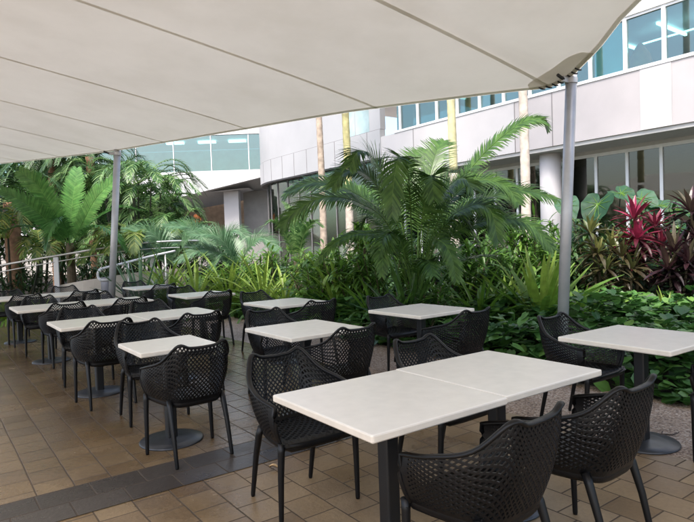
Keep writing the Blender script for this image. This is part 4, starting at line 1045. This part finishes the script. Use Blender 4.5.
dist = np.concatenate([[0], np.cumsum(np.linalg.norm(np.diff(a_, axis=0), axis=1))])
def along(d): return np.array([np.interp(d, dist, a_[:, 0]), np.interp(d, dist, a_[:, 1])]), np.array([np.interp(d, dist, n_[:, 0]), np.interp(d, dist, n_[:, 1])])
for d in np.arange(.9, dist[-1], 1.25):
    p, q = along(d); mb = MB(); mb.box((p[0], p[1], (PB+6.25)/2), (.02, .006, .6), ((-q[1], q[0], 0), (q[0], q[1], 0), (0, 0, 1))); part(mb, 'panel_joint', M['joint'], bl)
mb = MB(); wall(mb, path, .0, PB-.07, -.38, .02); part(mb, 'curved_glass', M['clear_glass'], bl)
for d in np.arange(.5, dist[-1], 1.15):
    p, q = along(d); p = p - q*.42; mb = MB(); mb.box((p[0], p[1], (PB-.07)/2), (.02, .05, (PB-.07)/2-.01), ((-q[1], q[0], 0), (q[0], q[1], 0), (0, 0, 1))); part(mb, 'mullion', M['joint'], bl)
mb = MB(); fb(mb, V1+1.1, 28, PB-.2, PB-.1, DF+.8, DF+6); part(mb, 'soffit', M['soffit'], bl)
mb = MB(); fb(mb, V1+1.1, 28, .02, PB-.3, DF+5.6, DF+5.8); part(mb, 'lobby_wall', M['room'], bl)
mb = MB(); fb(mb, 22.6, 23.4, 1.9, 3.9, DF+1.1, DF+1.2); part(mb, 'lobby_screen', M['hair'], bl)
mb = MB(); fb(mb, 19.9, 20.85, ZS+.1, 8.1, DF-.03, DF+.02); fb(mb, 20.95, 21.8, ZS+.1, 8.1, DF-.03, DF+.02); part(mb, 'window', M['room'], bl)
mb = MB(); c = uv(DF-.06, 17.95, 4.74); mb.box(c, (.16, .07, .02), AX); part(mb, 'sign_plate', M['hair'], bl)

# left wing, facing the garden head-on
lw = thing('building_wing', 'white wing with a wide teal window band over a dark warm recess, left of centre', 'building', (-12, 38, 0))
X = np.eye(3)
def bb(mb, x0, x1, y0, y1, z0, z1): mb.box(((x0+x1)/2, (y0+y1)/2, (z0+z1)/2), ((x1-x0)/2, (y1-y0)/2, (z1-z0)/2))
mb = MB(); bb(mb, -26, -3.5, 38, 38.4, 8.75, 13); part(mb, 'upper_band', M['white'], lw)
mb = MB(); mb.add([(-26, 38, 1.6), (-3.5, 38, 6.3), (-3.5, 38, 6.42), (-26, 38, 6.42), (-26, 38.5, 1.6), (-3.5, 38.5, 6.3), (-3.5, 38.5, 6.42), (-26, 38.5, 6.42)],
   [(0, 1, 2, 3), (7, 6, 5, 4), (0, 4, 5, 1), (3, 2, 6, 7), (0, 3, 7, 4), (1, 5, 6, 2)]); part(mb, 'lower_band', M['white'], lw)
mb = MB(); mb.add([(-26, 38.51, 1.62), (-3.5, 38.51, 6.32), (-3.5, 44, 5.5), (-26, 44, 2.2)], [(0, 1, 2, 3)]); part(mb, 'sloped_soffit', M['soffit'], lw)
for i in range(9):
    x0 = -26+2.47*i; f_ = MB(); bb(f_, x0, x0+.06, 38.05, 38.2, 6.42, 8.75); w = part(f_, 'window', M['frame'], lw)
    g = MB(); bb(g, x0+.062, x0+2.468, 38.1, 38.12, 6.425, 8.745); o = g.build('pane', M['teal_glass'], None); o.parent = w; o.data.transform(Matrix.Translation(-lw.location))
mb = MB(); bb(mb, -26, -3.5, 38.4, 44, 6.34, 6.42); part(mb, 'storey_floor', M['floor_in'], lw)
mb = MB(); bb(mb, -26, -3.5, 38.41, 44, 8.76, 8.85); part(mb, 'storey_ceiling', M['white'], lw)
mb = MB(); bb(mb, -26, -3.5, 44, 44.2, 6.42, 8.75); part(mb, 'storey_rear_wall', M['room'], lw)
for x in (-9.4, -11.6, -7.3):
    mb = MB(); bb(mb, x-.6, x+.6, 40, 40.25, 8.6, 8.72); part(mb, 'strip_light', M['lamp'], lw)
mb = MB(); bb(mb, -26, -3.5, 46, 46.2, 2.2, 6.3); part(mb, 'recess_wall', M['warm_wall'], lw)
mb = MB(); bb(mb, -26, -3.5, 38.6, 46, 2.0, 2.2); part(mb, 'terrace_floor', M['floor_in'], lw)
mb = MB(); bb(mb, -26, -3.5, 38.5, 38.6, 0, 2.2); part(mb, 'terrace_wall', M['grey_wall'], lw)
mb = MB(); bb(mb, -8.25, -7.25, 39.4, 40.2, 2.2, 5.2); part(mb, 'column', M['pink2'], lw)
mb = MB(); bb(mb, -7.2, -3.6, 41.0, 41.3, 2.2, 5.3); part(mb, 'grey_partition', M['grey_wall'], lw)
mb = MB(); mb.add([(-10.6, 38.7, 5.02), (-6.4, 38.7, 5.3), (-6.4, 42, 5.3), (-9.6, 42, 5.1)], [(0, 1, 2, 3)]); part(mb, 'white_ceiling_panel', M['white'], lw)

# person standing on the terrace of the left wing
def person():
    p = at(197, 214, 39.4); z0 = 2.2
    t = thing('person', 'person with dark hair in an orange top standing in the dark recess', 'person', (p[0], p[1], z0))
    me = bpy.data.meshes.new('body')
    J = [(0, 0, .95), (0, 0, 1.15), (0, 0, 1.40), (0, 0, 1.50), (0, -.01, 1.58), (0, -.015, 1.68), (0, 0, 1.76),
         (-.17, 0, 1.42), (-.24, .02, 1.15), (-.21, -.12, .93), (-.21, -.18, .86), (.17, 0, 1.42), (.24, .02, 1.15), (.21, -.12, .93), (.21, -.18, .86),
         (-.09, 0, .88), (-.10, -.02, .48), (-.10, .02, .07), (-.10, -.14, .03), (.09, 0, .88), (.10, -.02, .48), (.10, .02, .07), (.10, -.14, .03)]
    E_ = [(0,1),(1,2),(2,3),(3,4),(4,5),(5,6),(2,7),(7,8),(8,9),(9,10),(2,11),(11,12),(12,13),(13,14),(0,15),(15,16),(16,17),(17,18),(0,19),(19,20),(20,21),(21,22)]
    rad = [.15,.13,.15,.06,.075,.095,.06,.07,.05,.04,.03,.07,.05,.04,.03,.09,.065,.045,.035,.09,.065,.045,.035]
    me.from_pydata(J, E_, []); o = bpy.data.objects.new('body', me); COL.objects.link(o); o.parent = t
    md = o.modifiers.new('k', 'SKIN'); sv = me.skin_vertices[0].data
    for i, r_ in enumerate(rad): sv[i].radius = (r_, r_*.8 if i in (0, 1, 2) else r_)
    sv[0].use_root = True
    o.modifiers.new('s', 'SUBSURF').levels = 1
    dg = bpy.context.evaluated_depsgraph_get(); m2 = bpy.data.meshes.new_from_object(o.evaluated_get(dg)); o.modifiers.clear(); o.data = m2
    for m in ('skin', 'orange', 'hair'): m2.materials.append(M[m])
    for q in m2.polygons:
        z = q.center.z; q.use_smooth = True
        q.material_index = 1 if .9 < z < 1.47 and abs(q.center.x) < .30 else (2 if z <= .9 and abs(q.center.x) < .19 else 0)
    mb = MB(); mb.lathe([(.02, 1.55), (.11, 1.60), (.125, 1.70), (.10, 1.79), (.03, 1.82)], 16, (0, .025, 0)); h = mb.build('hair', M['hair'], None, True); h.parent = t
person()

# ------------------------------------------------------------------ light, world, camera
SUN_EL, SUN_AZ = R(58), R(205)     # azimuth of the sun, clockwise from +Y
w = bpy.data.worlds.new('World'); S.world = w; w.use_nodes = True; nt = w.node_tree
sky = nt.nodes.new('ShaderNodeTexSky'); sky.sky_type = 'NISHITA'; sky.sun_disc = False
sky.sun_elevation = SUN_EL; sky.sun_rotation = SUN_AZ; sky.air_density = 1.0; sky.dust_density = 3.5; sky.ozone_density = 1.0
bg = nt.nodes['Background']; nt.links.new(sky.outputs[0], bg.inputs[0]); bg.inputs[1].default_value = .135
sl = bpy.data.lights.new('sun', 'SUN'); sl.energy = 1.5; sl.angle = R(18); sl.color = (1, .95, .87)
so = bpy.data.objects.new('sun', sl); COL.objects.link(so)
sd = Vector((math.sin(SUN_AZ)*math.cos(SUN_EL), math.cos(SUN_AZ)*math.cos(SUN_EL), math.sin(SUN_EL)))
so.rotation_euler = (-sd).to_track_quat('-Z', 'Y').to_euler(); so.location = sd*40
cam = bpy.data.cameras.new('camera'); co = bpy.data.objects.new('camera', cam); COL.objects.link(co)
cam.sensor_width = 36; cam.lens = F_PX/694*36; cam.clip_start = .05; cam.clip_end = 1000
mw = Matrix((CR, CU, -CF)).transposed().to_4x4(); mw.translation = (0, 0, CAM_H); co.matrix_world = mw
S.camera = co
S.view_settings.view_transform = 'Standard'; S.view_settings.look = 'None'; S.view_settings.exposure = 1.66; S.view_settings.gamma = 1
S.view_settings.use_curve_mapping = False
S.cycles.max_bounces = 8; S.cycles.transparent_max_bounces = 12; S.cycles.diffuse_bounces = 4; S.cycles.caustics_reflective = False; S.cycles.caustics_refractive = False
S.cycles.use_denoising = True
